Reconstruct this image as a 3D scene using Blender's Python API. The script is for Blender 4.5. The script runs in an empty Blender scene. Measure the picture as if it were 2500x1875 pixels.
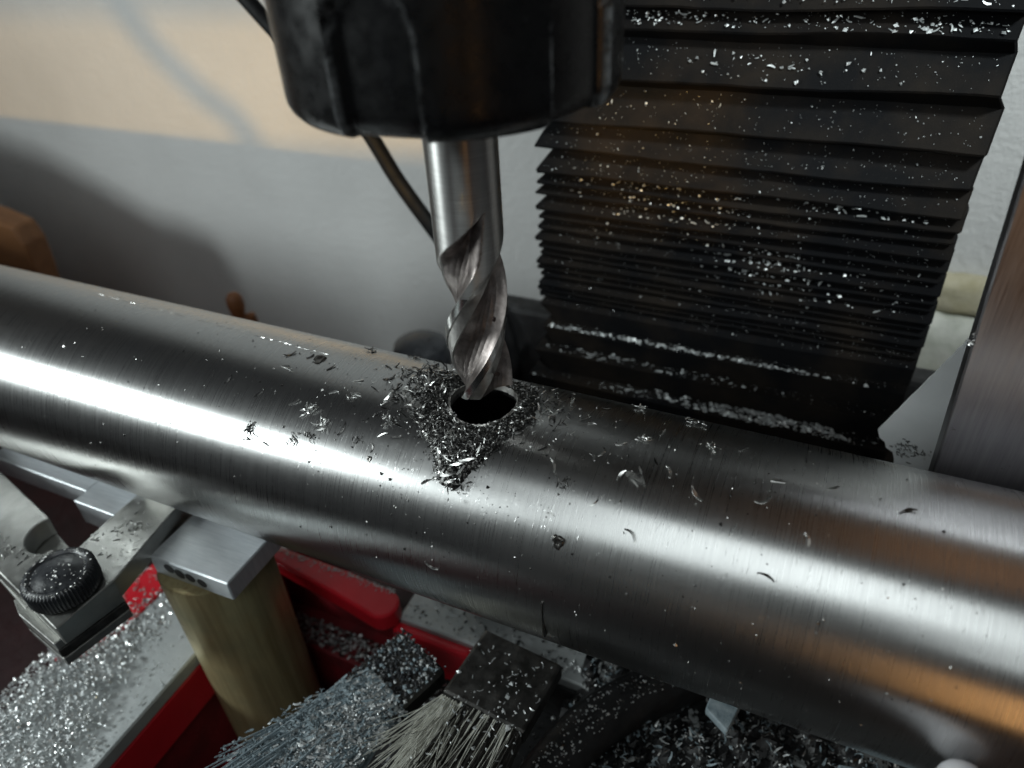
import bpy, bmesh, math, random
import numpy as np
from mathutils import Vector, Matrix

random.seed(7)
RNG = np.random.default_rng(7)
SC = bpy.context.scene
COL = SC.collection
S = 0.001                                   # every length below is in millimetres

# ------------------------------------------------------------------ camera, world, lamps, exposure
cam_d = bpy.data.cameras.new('camera')
cam = bpy.data.objects.new('camera', cam_d)
COL.objects.link(cam)
SC.camera = cam
CAM = Vector((56.92, -102.46, 114.35))
Xc, Yc, Zc = Vector((0.91136, 0.40868, -0.04907)), Vector((0.20507, -0.55418, -0.80674)), Vector((-0.3569, 0.72517, -0.58886))
cam.matrix_world = Matrix(((Xc.x, -Yc.x, -Zc.x, CAM.x*S), (Xc.y, -Yc.y, -Zc.y, CAM.y*S), (Xc.z, -Yc.z, -Zc.z, CAM.z*S), (0, 0, 0, 1)))
cam_d.sensor_width = 36
cam_d.lens = 36*1800/2500
cam_d.clip_start, cam_d.clip_end = 0.005, 20
cam_d.dof.use_dof = True
cam_d.dof.focus_distance = 0.146
cam_d.dof.aperture_fstop = 15

world = bpy.data.worlds.new('World')
SC.world = world
world.use_nodes = True
wb = world.node_tree.nodes['Background']
wb.inputs[0].default_value = (0.80, 0.84, 0.88, 1)
wb.inputs[1].default_value = 0.032

def aim(o, src, dst):
    o.location = Vector(src)*S
    o.rotation_euler = (Vector(dst)-Vector(src)).to_track_quat('-Z', 'Y').to_euler()

def area_lamp(name, src, dst, w, h, watts, col):
    d = bpy.data.lights.new(name, 'AREA')
    d.shape = 'RECTANGLE'; d.size, d.size_y, d.energy, d.color = w*S, h*S, watts, col
    o = bpy.data.objects.new(name, d); COL.objects.link(o); aim(o, src, dst)
    return o

area_lamp('white_work_lamp', (-335, -225, 155), (-20, 20, 10), 84, 76, 1.15, (0.90, 0.99, 0.985))
area_lamp('white_ceiling_lamp', (95, -400, 425), (40, 60, 20), 360, 400, 1.15, (0.90, 0.985, 0.985))
wl = bpy.data.lights.new('wall_fill_spot', 'SPOT')  # added spot that brightens the wall while its cone misses the tube
wl.energy, wl.color, wl.spot_size, wl.spot_blend, wl.shadow_soft_size = 6.6, (0.90, 0.99, 0.985), math.radians(52), 0.7, 0.03
wo = bpy.data.objects.new('wall_fill_spot', wl); COL.objects.link(wo)
aim(wo, (230, -120, 360), (-5, 190, 92))
sp = bpy.data.lights.new('warm_bench_lamp', 'SPOT')
sp.energy, sp.color = 6.8, (1.0, 0.56, 0.10)
sp.spot_size, sp.spot_blend, sp.shadow_soft_size = math.radians(64), 0.2, 0.0034
so = bpy.data.objects.new('warm_bench_lamp', sp); COL.objects.link(so)
aim(so, (130, -320, 77), (-240, 190, 50))
area_lamp('warm_reflection_fill', (230, -330, 0), (60, 0, 10), 110, 130, 0.078, (1.0, 0.50, 0.17))  # added light that gives tube and cutter their orange reflections
area_lamp('warm_overhead_fill', (130, 60, 620), (60, 0, 0), 380, 300, 0.10, (1.0, 0.50, 0.22))  # added overhead light for the brown streak on the tube

SC.view_settings.view_transform = 'Standard'
SC.view_settings.look = 'None'
SC.view_settings.exposure = 0
SC.view_settings.gamma = 1
SC.cycles.max_bounces = 8
SC.cycles.sample_clamp_indirect = 4
SC.cycles.use_denoising = True

# ------------------------------------------------------------------ materials
class NT:
    def __init__(s, name):
        s.m = bpy.data.materials.new(name); s.m.use_nodes = True
        s.t = s.m.node_tree; s.n = s.t.nodes; s.b = s.n['Principled BSDF']
        s.co = s.n.new('ShaderNodeTexCoord').outputs['Object']
    def link(s, a, b): s.t.links.new(a, b)
    def mapped(s, sc):
        mp = s.n.new('ShaderNodeMapping'); mp.inputs['Scale'].default_value = sc
        s.link(s.co, mp.inputs['Vector']); return mp.outputs[0]
    def noise(s, sc, detail=4, rough=0.6):
        if not isinstance(sc, tuple): sc = (sc,)*3
        t = s.n.new('ShaderNodeTexNoise'); t.inputs['Scale'].default_value = 1
        t.inputs['Detail'].default_value = detail; t.inputs['Roughness'].default_value = rough
        s.link(s.mapped(sc), t.inputs['Vector']); return t.outputs['Fac']
    def ramp(s, fac, stops):
        r = s.n.new('ShaderNodeValToRGB'); e = r.color_ramp.elements
        for i, (p, c) in enumerate(stops):
            el = e[i] if i < 2 else e.new(p)
            el.position = p; el.color = (*c, 1) if isinstance(c, tuple) else (c, c, c, 1)
        s.link(fac, r.inputs[0]); return r.outputs[0]
    def mix(s, fac, a, b):
        x = s.n.new('ShaderNodeMix'); x.data_type = 'RGBA'
        s.link(fac, x.inputs[0])
        for v, i in ((a, 6), (b, 7)):
            if isinstance(v, tuple): x.inputs[i].default_value = (*v, 1)
            else: s.link(v, x.inputs[i])
        return x.outputs[2]
    def bump(s, h, dist, strength=1, prev=None):
        b = s.n.new('ShaderNodeBump'); b.inputs['Strength'].default_value = strength
        b.inputs['Distance'].default_value = dist*S
        s.link(h, b.inputs['Height'])
        if prev is not None: s.link(prev, b.inputs['Normal'])
        s.link(b.outputs[0], s.b.inputs['Normal']); return b.outputs[0]
    def set(s, **k):
        for a, v in k.items():
            i = s.b.inputs[a.replace('_', ' ')]
            if hasattr(v, 'is_linked'): s.link(v, i)
            else: i.default_value = (*v, 1) if isinstance(v, tuple) and len(v) == 3 else v
        return s

def simple(name, c1, c2, scale, rough=(0.4, 0.6), metal=0.0, bump=None, spec=None):
    """two tones broken up by noise (scale per mm), uneven gloss, optional fine relief"""
    t = NT(name)
    f = t.noise(scale/S if not isinstance(scale, tuple) else tuple(x/S for x in scale))
    t.set(Base_Color=t.ramp(f, [(0.32, c1), (0.68, c2)]), Metallic=metal,
          Roughness=t.ramp(t.noise(0.35/S), [(0.3, rough[0]), (0.7, rough[1])]))
    if bump: t.bump(t.noise(bump[0]/S, 3), bump[1])
    if spec is not None: t.set(Specular_IOR_Level=spec)
    return t.m

M = {}
def build_materials():
    # rough plaster wall
    t = NT('plaster')
    t.set(Base_Color=t.ramp(t.noise(0.02/S), [(0.3, (0.60, 0.60, 0.595)), (0.7, (0.67, 0.67, 0.665))]), Roughness=0.9)
    t.bump(t.noise(0.30/S, 5, 0.6), 1.1, 0.8)
    M['plaster'] = t.m
    # brushed stainless tube: scratches run round the circumference (thin in x, long in y and z)
    t = NT('brushed_steel')
    f1 = t.noise((6/S, 0.05/S, 0.05/S), 3, 0.7)
    f2 = t.noise((2.2/S, 0.16/S, 0.16/S), 4, 0.7)
    f3 = t.noise((0.035/S, 0.09/S, 0.09/S), 6, 0.7)
    t.set(Base_Color=t.ramp(f2, [(0.25, (0.50, 0.50, 0.50)), (0.75, (0.55, 0.55, 0.545))]), Metallic=1.0,
          Roughness=t.ramp(t.mix(t.ramp(f3, [(0.35, 0.15), (0.65, 0.5)]), f1, f3), [(0.30, 0.23), (0.70, 0.36)]), Anisotropic=0.72)
    tg = t.n.new('ShaderNodeTangent'); tg.direction_type = 'RADIAL'; tg.axis = 'X'
    t.link(tg.outputs[0], t.b.inputs['Tangent'])
    t.b.inputs['Anisotropic Rotation'].default_value = 0.25
    p = t.bump(f2, 0.006, 0.5)
    sp = t.ramp(t.noise((3.2/S, 0.5/S, 0.5/S), 2, 0.5), [(0.64, 0.0), (0.74, 1.0)])
    t.bump(sp, 0.014, 0.9, p)
    M['brushed'] = t.m
    # ground and turned tool steel
    t = NT('tool_steel')
    f = t.noise((0.15/S, 0.15/S, 5/S), 3)
    t.set(Base_Color=t.ramp(f, [(0.3, (0.52, 0.51, 0.50)), (0.7, (0.66, 0.655, 0.64))]), Metallic=1.0,
          Roughness=t.ramp(f, [(0.3, 0.34), (0.7, 0.44)]), Anisotropic=0.8)
    tg = t.n.new('ShaderNodeTangent'); tg.direction_type = 'RADIAL'; tg.axis = 'Z'
    t.link(tg.outputs[0], t.b.inputs['Tangent']); t.b.inputs['Anisotropic Rotation'].default_value = 0.25
    t.bump(f, 0.006, 0.6)
    M['tool'] = t.m
    M['flute'] = simple('oily_flute_steel', (0.17, 0.145, 0.14), (0.36, 0.32, 0.305), 0.5, (0.36, 0.5), 1.0, (2, 0.02))
    M['land'] = simple('polished_land', (0.66, 0.655, 0.64), (0.78, 0.775, 0.76), 0.9, (0.16, 0.28), 1.0, (3, 0.01))
    M['relief'] = simple('relief_ground_steel', (0.40, 0.385, 0.37), (0.58, 0.565, 0.545), 0.7, (0.36, 0.5), 1.0, (3, 0.02))
    M['stain'] = simple('heat_stain', (0.010, 0.005, 0.004), (0.03, 0.014, 0.011), 2.0, (0.5, 0.7))
    # black lacquered nut with scuffs
    t = NT('black_lacquer')
    sc = t.ramp(t.noise(0.16/S, 8, 0.8), [(0.63, 0.0), (0.70, 1.0)])
    dust = t.ramp(t.noise((0.12/S, 0.12/S, 0.05/S), 6, 0.7), [(0.56, 0.0), (0.78, 0.22)])
    c = t.mix(sc, (0.003, 0.003, 0.0033), (0.03, 0.031, 0.033))
    c = t.mix(dust, c, (0.018, 0.019, 0.022))
    an = t.n.new('ShaderNodeAttribute'); an.attribute_name = 'edge_glint'
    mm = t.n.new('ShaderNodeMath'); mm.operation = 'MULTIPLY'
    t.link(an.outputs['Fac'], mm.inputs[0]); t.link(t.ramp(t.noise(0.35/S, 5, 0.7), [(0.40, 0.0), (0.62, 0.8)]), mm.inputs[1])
    c = t.mix(mm.outputs[0], c, (0.16, 0.165, 0.17))  # pale groove and rim edges painted in as if catching light
    t.set(Base_Color=c, Roughness=t.ramp(t.noise(0.4/S), [(0.3, 0.22), (0.7, 0.36)]))
    t.bump(t.noise(1.1/S, 3), 0.01, 0.4)
    M['black_nut'] = t.m
    # bellows cloth: black rubberised fabric with a brown dusting
    t = NT('bellows_cloth')
    gr = t.noise(2.6/S, 2, 0.7)
    du = t.ramp(t.noise(0.045/S, 4, 0.6), [(0.42, 0.0), (0.72, 1.0)])
    c = t.mix(du, (0.003, 0.0032, 0.004), (0.016, 0.012, 0.009))
    c2 = t.mix(t.ramp(gr, [(0.64, 0.0), (0.78, 0.45)]), c, (0.040, 0.037, 0.034))
    t.set(Base_Color=c2, Roughness=0.75, Specular_IOR_Level=0.12)
    t.bump(gr, 0.12, 0.7)
    M['bellows'] = t.m
    M['black_metal'] = simple('black_painted_iron', (0.008, 0.008, 0.009), (0.02, 0.02, 0.021), 0.2, (0.4, 0.65), 0, (1, 0.05))
    M['black_plastic'] = simple('black_plastic', (0.012, 0.013, 0.016), (0.035, 0.037, 0.042), 0.35, (0.25, 0.5), 0, (1.5, 0.05))
    M['rubber'] = simple('cable_rubber', (0.0025, 0.0025, 0.003), (0.005, 0.005, 0.0055), 0.3, (0.55, 0.7), spec=0.2)
    M['aluminium'] = simple('milled_aluminium', (0.52, 0.55, 0.58), (0.66, 0.68, 0.70), (0.12, 1.6, 0.12), (0.40, 0.55), 0.75, (2.0, 0.02))
    M['hole_black'] = simple('dark_dimple', (0.02, 0.02, 0.024), (0.05, 0.05, 0.055), 0.7, (0.4, 0.6), 0.4)
    M['plate_steel'] = simple('worn_plate_steel', (0.34, 0.34, 0.325), (0.52, 0.52, 0.50), 0.09, (0.30, 0.48), 1.0, (0.8, 0.03))
    M['dark_steel'] = simple('dark_steel', (0.07, 0.068, 0.065), (0.15, 0.145, 0.14), 0.3, (0.35, 0.55), 1.0, (1.2, 0.05))
    # polished plate on the right: purple-grey, brushed, rusty specks
    t = NT('square_steel')
    f = t.noise((2.0/S, 0.2/S, 0.08/S), 4, 0.7)
    rust = t.ramp(t.noise(0.35/S, 6, 0.75), [(0.66, 0.0), (0.76, 0.8)])
    c = t.mix(rust, t.ramp(f, [(0.3, (0.28, 0.27, 0.285)), (0.7, (0.38, 0.37, 0.385))]), (0.10, 0.07, 0.06))
    t.set(Base_Color=c, Metallic=1.0, Roughness=t.ramp(f, [(0.3, 0.30), (0.7, 0.42)]))
    t.bump(f, 0.01, 0.5)
    M['square'] = t.m
    M['square_edge'] = simple('square_ground_edge', (0.30, 0.31, 0.33), (0.42, 0.43, 0.45), 0.3, (0.4, 0.55), 1.0)
    t = NT('brass_post')
    f = t.noise((0.28/S, 0.28/S, 0.012/S), 4, 0.6)
    g = t.noise(0.10/S, 4)
    c = t.mix(t.ramp(g, [(0.4, 0.0), (0.75, 0.7)]), t.ramp(f, [(0.3, (0.26, 0.19, 0.085)), (0.52, (0.45, 0.37, 0.20)), (0.7, (0.30, 0.21, 0.10))]), (0.28, 0.26, 0.15))
    t.set(Base_Color=c, Metallic=0.55, Roughness=0.42)
    t.bump(f, 0.05, 0.4)
    M['brass'] = t.m
    t = NT('red_paint')
    chip = t.ramp(t.noise(0.16/S, 6, 0.7), [(0.68, 0.0), (0.74, 0.7)])
    c = t.mix(chip, t.ramp(t.noise(0.05/S), [(0.3, (0.50, 0.008, 0.018)), (0.7, (0.62, 0.014, 0.028))]), (0.10, 0.02, 0.02))
    t.set(Base_Color=c, Roughness=t.ramp(t.noise(0.3/S), [(0.3, 0.28), (0.7, 0.45)]))
    t.bump(t.noise(0.6/S, 4), 0.06, 0.5)
    M['red'] = t.m
    M['shaded_red'] = simple('shaded_red_floor', (0.035, 0.006, 0.007), (0.20, 0.008, 0.014), 0.05, (0.4, 0.7), 0, (0.8, 0.2))  # vise red with the shade of the pocket put into its colour
    M['grey_way'] = simple('machined_grey', (0.42, 0.45, 0.455), (0.54, 0.565, 0.57), 0.08, (0.45, 0.62), 0.5, (1.5, 0.03))
    M['wood'] = simple('orange_wood', (0.12, 0.05, 0.018), (0.18, 0.08, 0.03), (0.02, 0.2, 0.2), (0.5, 0.7), 0, (0.5, 0.05))
    M['peg'] = simple('brown_wood', (0.13, 0.045, 0.014), (0.19, 0.07, 0.022), 0.15, (0.5, 0.7))
    M['card'] = simple('white_card', (0.78, 0.81, 0.82), (0.86, 0.88, 0.89), 0.1, (0.8, 0.9), 0, (2.0, 0.04))
    M['ledge_yellow'] = simple('stained_yellow', (0.42, 0.38, 0.25), (0.58, 0.54, 0.42), 0.10, (0.8, 0.95), 0, (0.6, 0.4))
    M['ledge_pale'] = simple('weathered_pale', (0.50, 0.53, 0.46), (0.66, 0.67, 0.62), 0.12, (0.8, 0.95), 0, (0.6, 0.4))
    M['ledge_rust'] = simple('rusty_brown', (0.16, 0.05, 0.02), (0.36, 0.22, 0.12), 0.2, (0.7, 0.9))
    M['bench'] = simple('dark_bench', (0.010, 0.003, 0.0035), (0.022, 0.005, 0.006), 0.03, (0.5, 0.7), 0, (0.5, 0.2))
    M['packed'] = simple('packed_oily_fines', (0.008, 0.008, 0.008), (0.09, 0.088, 0.085), 2.2, (0.3, 0.55), 0.9, (2.5, 0.15))
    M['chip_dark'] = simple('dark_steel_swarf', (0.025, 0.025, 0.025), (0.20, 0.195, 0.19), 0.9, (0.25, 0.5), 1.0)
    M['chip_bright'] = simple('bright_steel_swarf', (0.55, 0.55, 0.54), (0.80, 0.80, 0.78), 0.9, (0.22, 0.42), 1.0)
    M['chip_alu'] = simple('aluminium_swarf', (0.45, 0.47, 0.475), (0.80, 0.82, 0.825), 0.12, (0.38, 0.6), 0.7)
    M['chip_grey'] = simple('dull_aluminium_swarf', (0.30, 0.32, 0.33), (0.62, 0.64, 0.64), 0.15, (0.4, 0.6), 0.5)
    M['dust_blue'] = simple('blue_grey_dust', (0.14, 0.19, 0.22), (0.32, 0.38, 0.41), 0.4, (0.7, 0.9), 0.0, (2.5, 0.2))
    M['bristle_pale'] = simple('pale_bristle', (0.42, 0.42, 0.37), (0.68, 0.68, 0.62), 0.25, (0.35, 0.5))
    M['bristle_dark'] = simple('dark_bristle', (0.012, 0.011, 0.010), (0.05, 0.046, 0.042), 0.3, (0.4, 0.6))
    M['oil'] = simple('oily_residue', (0.10, 0.095, 0.09), (0.22, 0.21, 0.20), 1.2, (0.12, 0.25), 0.9, (1.5, 0.1))
    M['pad'] = simple('pale_pad', (0.60, 0.59, 0.62), (0.70, 0.69, 0.72), 0.2, (0.4, 0.55))
build_materials()

# ------------------------------------------------------------------ object helpers
LOC = {}
def link(o, loc, parent):
    COL.objects.link(o)
    LOC[o.name] = Vector(loc)
    if parent is not None:
        o.parent = parent
        o.location = (Vector(loc)-LOC[parent.name])*S
    else:
        o.location = Vector(loc)*S

def tag(o, label=None, cat=None, group=None, kind=None):
    for k, v in (('label', label), ('category', cat), ('group', group), ('kind', kind)):
        if v: o[k] = v
    return o

def thing(name, label, cat, loc, group=None):
    o = bpy.data.objects.new(name, None)
    o.empty_display_size = 0.01
    link(o, loc, None)
    return tag(o, label, cat, group)

def mesh_obj(name, verts, faces, mat, parent=None, loc=None, smooth=None, fix=True, mats=None, mi=None):
    """verts in world millimetres -> one linked mesh object with its origin at loc"""
    if loc is None: loc = LOC[parent.name] if parent is not None else (0, 0, 0)
    v = (np.asarray(verts, float)-np.asarray(loc, float))*S
    me = bpy.data.meshes.new(name)
    me.from_pydata(v.tolist(), [], faces)
    if fix:
        bm = bmesh.new(); bm.from_mesh(me)
        bmesh.ops.recalc_face_normals(bm, faces=bm.faces)
        bm.to_mesh(me); bm.free()
    for m in (mats or [mat]): me.materials.append(m)
    if mi is not None: me.polygons.foreach_set('material_index', mi)
    if smooth is not None:
        me.polygons.foreach_set('use_smooth', [True]*len(me.polygons))
        me.set_sharp_from_angle(angle=math.radians(smooth))
    me.update()
    o = bpy.data.objects.new(name, me)
    link(o, loc, parent)
    return o

def prism_data(poly, a0, a1, axis=2, bevel=0.0, seg=1):
    """polygon (two in-plane coordinates) extruded along axis from a0 to a1, edges bevelled"""
    bm = bmesh.new()
    def P(p, a):
        q = [p[0], p[1]]; q.insert(axis, a); return q
    lo = [bm.verts.new(P(p, a0)) for p in poly]; hi = [bm.verts.new(P(p, a1)) for p in poly]
    n = len(poly)
    bm.faces.new(lo); bm.faces.new(hi)
    for i in range(n): bm.faces.new((lo[i], lo[(i+1) % n], hi[(i+1) % n], hi[i]))
    bmesh.ops.recalc_face_normals(bm, faces=bm.faces)
    if bevel:
        bmesh.ops.bevel(bm, geom=list(bm.edges), offset=bevel, segments=seg, affect='EDGES', profile=0.6)
    bmesh.ops.triangulate(bm, faces=[f for f in bm.faces if len(f.verts) > 4])
    bm.verts.index_update()
    v = [tuple(x.co) for x in bm.verts]; f = [[x.index for x in q.verts] for q in bm.faces]
    bm.free()
    return v, f

def prism(name, poly, a0, a1, mat, parent=None, axis=2, bevel=0.3, seg=1, loc=None, rot=None):
    v, f = prism_data(poly, a0, a1, axis, bevel, seg)
    if rot: v = [tuple(rot(Vector(p))) for p in v]
    return mesh_obj(name, v, f, mat, parent, loc)

def rect(x0, x1, y0, y1): return [(x0, y0), (x1, y0), (x1, y1), (x0, y1)]

def grid_faces(nu, nv, wrap_u=False, wrap_v=False, off=0):
    f = []
    for i in range(nu if wrap_u else nu-1):
        for j in range(nv if wrap_v else nv-1):
            i2, j2 = (i+1) % nu, (j+1) % nv
            f.append([off+i*nv+j, off+i2*nv+j, off+i2*nv+j2, off+i*nv+j2])
    return f

def smooth_curve(pts, n):
    """Catmull-Rom through pts"""
    P = [Vector(p) for p in pts]; P = [2*P[0]-P[1]]+P+[2*P[-1]-P[-2]]
    out = []
    for i in range(1, len(P)-2):
        for k in range(n):
            t = k/n; a, b, c, d = P[i-1:i+3]
            out.append(0.5*((2*b)+(c-a)*t+(2*a-5*b+4*c-d)*t*t+(3*b-a-3*c+d)*t**3))
    out.append(P[-2]); return out

def tube_data(path, r, ns=8, off=0, cap=True):
    """round tube along a path; r a number or a list"""
    n = len(path); v = []
    up = Vector((0.3, 0.2, 0.93))
    for i, p in enumerate(path):
        t = (path[min(i+1, n-1)]-path[max(i-1, 0)]).normalized()
        a = t.cross(up); a = a.normalized() if a.length > 1e-4 else t.orthogonal().normalized()
        b = t.cross(a)
        rr = r[i] if isinstance(r, (list, tuple)) else r
        v += [tuple(p+a*rr*math.cos(2*math.pi*k/ns)+b*rr*math.sin(2*math.pi*k/ns)) for k in range(ns)]
    f = grid_faces(n, ns, False, True, off)
    if cap: f += [[off+k for k in range(ns)], [off+(n-1)*ns+k for k in range(ns)]]
    return v, f

def lathe_data(profile, center, n=48, off=0, rfun=None):
    """profile of (r, z) rings about a vertical axis"""
    v = []
    for r, z in profile:
        for k in range(n):
            a = 2*math.pi*k/n
            rr = rfun(r, z, a) if rfun else r
            v.append((center[0]+rr*math.cos(a), center[1]+rr*math.sin(a), z))
    m = len(profile)
    return v, grid_faces(m, n, False, True, off)+[[off+k for k in range(n)], [off+(m-1)*n+k for k in range(n)]]

def sstep(a, b, x):
    t = min(1, max(0, (x-a)/(b-a))); return t*t*(3-2*t)

# ------------------------------------------------------------------ the setting: wall, ledge, bench
R = 25.4
def build_setting():
    o = mesh_obj('wall', [(-1500, 190, -400), (700, 190, -400), (700, 190, 900), (-1500, 190, 900), (-1500, 230, -400), (700, 230, -400), (700, 230, 900), (-1500, 230, 900)],
                 [[0, 1, 2, 3], [4, 5, 6, 7], [0, 1, 5, 4], [2, 3, 7, 6], [1, 2, 6, 5], [0, 3, 7, 4]], M['plaster'])
    tag(o, kind='structure')
    o = mesh_obj('bench_top', [(-900, -700, -170), (700, -700, -170), (700, 189, -170), (-900, 189, -170)], [[0, 1, 2, 3]], M['bench'])
    tag(o, kind='structure')
    t = thing('wall_ledge', 'stained yellow and pale crumbly ledge along the wall foot, right of the black bellows', 'ledge', (100, 185, -170))
    def lump(name, x0, x1, y0, z0, z1, mat, amp):
        nx, nz = 28, 8; v = []
        for i in range(nx):
            for j in range(nz):
                x, z = x0+(x1-x0)*i/(nx-1), z0+(z1-z0)*j/(nz-1)
                e = 3.0*abs(2*j/(nz-1)-1)**6
                v.append((x, y0+e+amp*random.uniform(-1, 1), z+0.5*amp*random.uniform(-1, 1)))
        n = len(v); v += [(p[0], 189.5, p[2]) for p in v]
        f = grid_faces(nx, nz)+grid_faces(nx, nz, off=n)
        edge = [i*nz for i in range(nx)]+[(nx-1)*nz+j for j in range(1, nz)]+[i*nz+nz-1 for i in range(nx-2, -1, -1)]+[j for j in range(nz-2, 0, -1)]
        f += [[edge[k], edge[(k+1) % len(edge)], edge[(k+1) % len(edge)]+n, edge[k]+n] for k in range(len(edge))]
        mesh_obj(name, v, f, mat, t, smooth=60)
    lump('upper_course', 76, 170, 183, -38, -23, M['ledge_yellow'], 0.7)
    lump('lower_course', 74, 170, 178, -72, -38.4, M['ledge_pale'], 0.9)
    lump('foot_strip', 70, 170, 174, -84, -72.4, M['ledge_rust'], 0.8)
build_setting()

# ------------------------------------------------------------------ machine: chuck nut, end mill, bellows, base, cable
def build_chuck():
    t = thing('spindle_nut', 'black lacquered spindle nut with scalloped grips gripping the end mill', 'spindle nut', (0, 0, 84))
    # rings from the bottom rim up; grips are round-topped flutes cut into the side
    zb = 84.2
    prof = [(7.0, zb+2.4), (12, zb+2.2), (17.5, zb+1.6), (20.6, zb+0.4), (21.6, zb), (22.9, zb+0.1), (23.8, zb+0.5), (24.5, zb+1.3), (24.9, zb+2.3), (25.0, zb+3.4), (25.0, zb+4.6)]
    prof += [(25.0, zb+4.6+k*0.8) for k in range(1, 36)]+[(25.0, 130), (25.0, 150), (25, 190)]
    cent = [-85, -18, 45, 110, 175, 213]
    def rf(r, z, a):
        if r < 20.5: return r
        d = 0
        for c in cent:
            da = math.degrees(abs((a-math.radians(c)+math.pi) % (2*math.pi)-math.pi))
            w, top = (13.0 if c in (-85, -18) else 12.0), 100.0
            hw = w if z < top-3 else w*math.sqrt(max(0, 1-((z-(top-3))/6.0)**2)) if z < top+3 else 0
            if hw > 0 and da < hw+1.0:
                e = min(1.0, (hw+1.0-da)/1.4)
                d = max(d, 1.9*e*(0.85+0.15*math.cos(da/hw*1.5)))
        return r-d
    v, f = lathe_data(prof, (0, 0), 360, rfun=rf)
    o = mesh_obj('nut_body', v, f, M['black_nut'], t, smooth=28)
    at = o.data.attributes.new('edge_glint', 'FLOAT', 'POINT'); wv = []
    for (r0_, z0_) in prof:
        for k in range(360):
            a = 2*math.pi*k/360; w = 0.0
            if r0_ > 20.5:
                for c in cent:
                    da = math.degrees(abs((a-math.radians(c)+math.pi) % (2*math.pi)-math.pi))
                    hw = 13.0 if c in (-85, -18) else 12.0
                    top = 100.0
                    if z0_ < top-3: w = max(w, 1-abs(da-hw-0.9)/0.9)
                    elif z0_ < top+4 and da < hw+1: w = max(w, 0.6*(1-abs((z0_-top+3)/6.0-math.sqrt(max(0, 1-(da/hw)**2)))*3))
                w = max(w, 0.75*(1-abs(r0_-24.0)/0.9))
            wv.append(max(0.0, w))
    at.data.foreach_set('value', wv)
    v, f = lathe_data([(16.5, zb+2.0), (16.5, zb+1.2), (9, zb+1.2), (7, zb+2.0)], (0, 0), 64)
    mesh_obj('collet_face', v, f, M['dark_steel'], t, smooth=30)
    v, f = lathe_data([(32, 190.4), (33, 191.4), (33, 240), (32, 241)], (0, 0), 64)
    mesh_obj('spindle', v, f, M['black_metal'], t, smooth=30)
    prism('head_casting', rect(-75, 100, -48, 132), 215, 420, M['black_metal'], t, bevel=6, seg=3)
build_chuck()

def build_mill():
    t = thing('end_mill', 'shiny three flute steel end mill entering the hole in the tube', 'milling cutter', (0, 0, R))
    z0, ztop, zr1 = R+4.4, 87.0, 67.5
    lead, nf, rad = 57.0, 3, 6.0
    PROF = [(0.0, 1.0), (0.12, 0.995), (0.133, 0.945), (0.33, 0.885), (0.345, 0.825), (0.45, 0.69), (0.57, 0.59), (0.70, 0.545), (0.82, 0.585), (0.91, 0.69), (0.965, 0.84), (0.992, 0.97), (1.0, 1.0)]
    def prof(u):
        for (a, ra), (b, rb) in zip(PROF, PROF[1:]):
            if u <= b: return ra+(rb-ra)*(u-a)/(b-a)
        return 1.0
    us = []
    for (a, _), (b, _) in zip(PROF, PROF[1:]):
        m_ = max(1, int(round((b-a)/0.016)))
        us += [a+(b-a)*k/m_ for k in range(m_)]
    nt, nz = nf*len(us), 170
    zs = [z0+(ztop-z0)*i/(nz-1) for i in range(nz)]
    ph0 = math.radians(-106)
    v, mi = [], []
    U = us*nf
    for z in zs:
        tw = ph0+2*math.pi*(z-z0)/lead
        for k in range(nt):
            u = U[k]; a = tw+2*math.pi*(k//len(us)+u)/nf
            uu = abs(u-0.64)
            run = sstep(zr1-26*uu, zr1-26*uu-4.5, z)      # the flute sweeps out of the shank in a pointed end
            r = rad*(1-(1-prof(u))*run)
            v.append((r*math.cos(a), r*math.sin(a), z))
    f = grid_faces(nz, nt, False, True)
    for i in range(nz-1):
        for k in range(nt):
            uu = abs(U[k]-0.64)
            mi.append(1 if U[k] > 0.34 and zs[i] < zr1-26*uu-0.5 else 2 if U[k] > 0.13 and zs[i] < zr1-26*uu else 3 if zs[i] < zr1-16 else 0)
    n = len(v)
    for q, dz in ((0.55, 0.5), (0.2, 0.9)):                # hollow-ground end face
        for k in range(nt):
            x, y, z = v[k]; v.append((x*q, y*q, z0+dz))
    f += grid_faces(2, nt, False, True, n)
    f += [[k, (k+1) % nt, n+(k+1) % nt, n+k] for k in range(nt)]
    f.append([n+nt+k for k in range(nt)])
    mi += [1]*(len(f)-len(mi))
    mesh_obj('cutter_body', v, f, None, t, smooth=13, fix=True, mats=[M['tool'], M['flute'], M['relief'], M['land']], mi=mi)
    def spots(lst):
        for (a, z, w, h) in lst:
            a = math.radians(a); n_ = 12; v = []
            c = Vector((math.cos(a), math.sin(a), 0)); tt = Vector((-math.sin(a), math.cos(a), 0))
            base = c*5.96+Vector((0, 0, z))
            for k in range(n_):
                b = 2*math.pi*k/n_; rr = random.uniform(0.8, 1.15)
                v.append(tuple(base+c*0.12+tt*w*rr*math.cos(b)+Vector((0, 0, h*rr*math.sin(b)))))
            v += [tuple(Vector(p)-c*0.25) for p in v]
            v.append(tuple(base+c*0.17))
            f = [[k, (k+1) % n_, n_+(k+1) % n_, n_+k] for k in range(n_)]+[[k, (k+1) % n_, 2*n_] for k in range(n_)]
            mesh_obj('burnt_speck', v, f, M['stain'], t)
    spots([(-30, 47.0, 0.35, 0.5), (-32, 35.2, 0.7, 0.5)])
build_mill()

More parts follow.
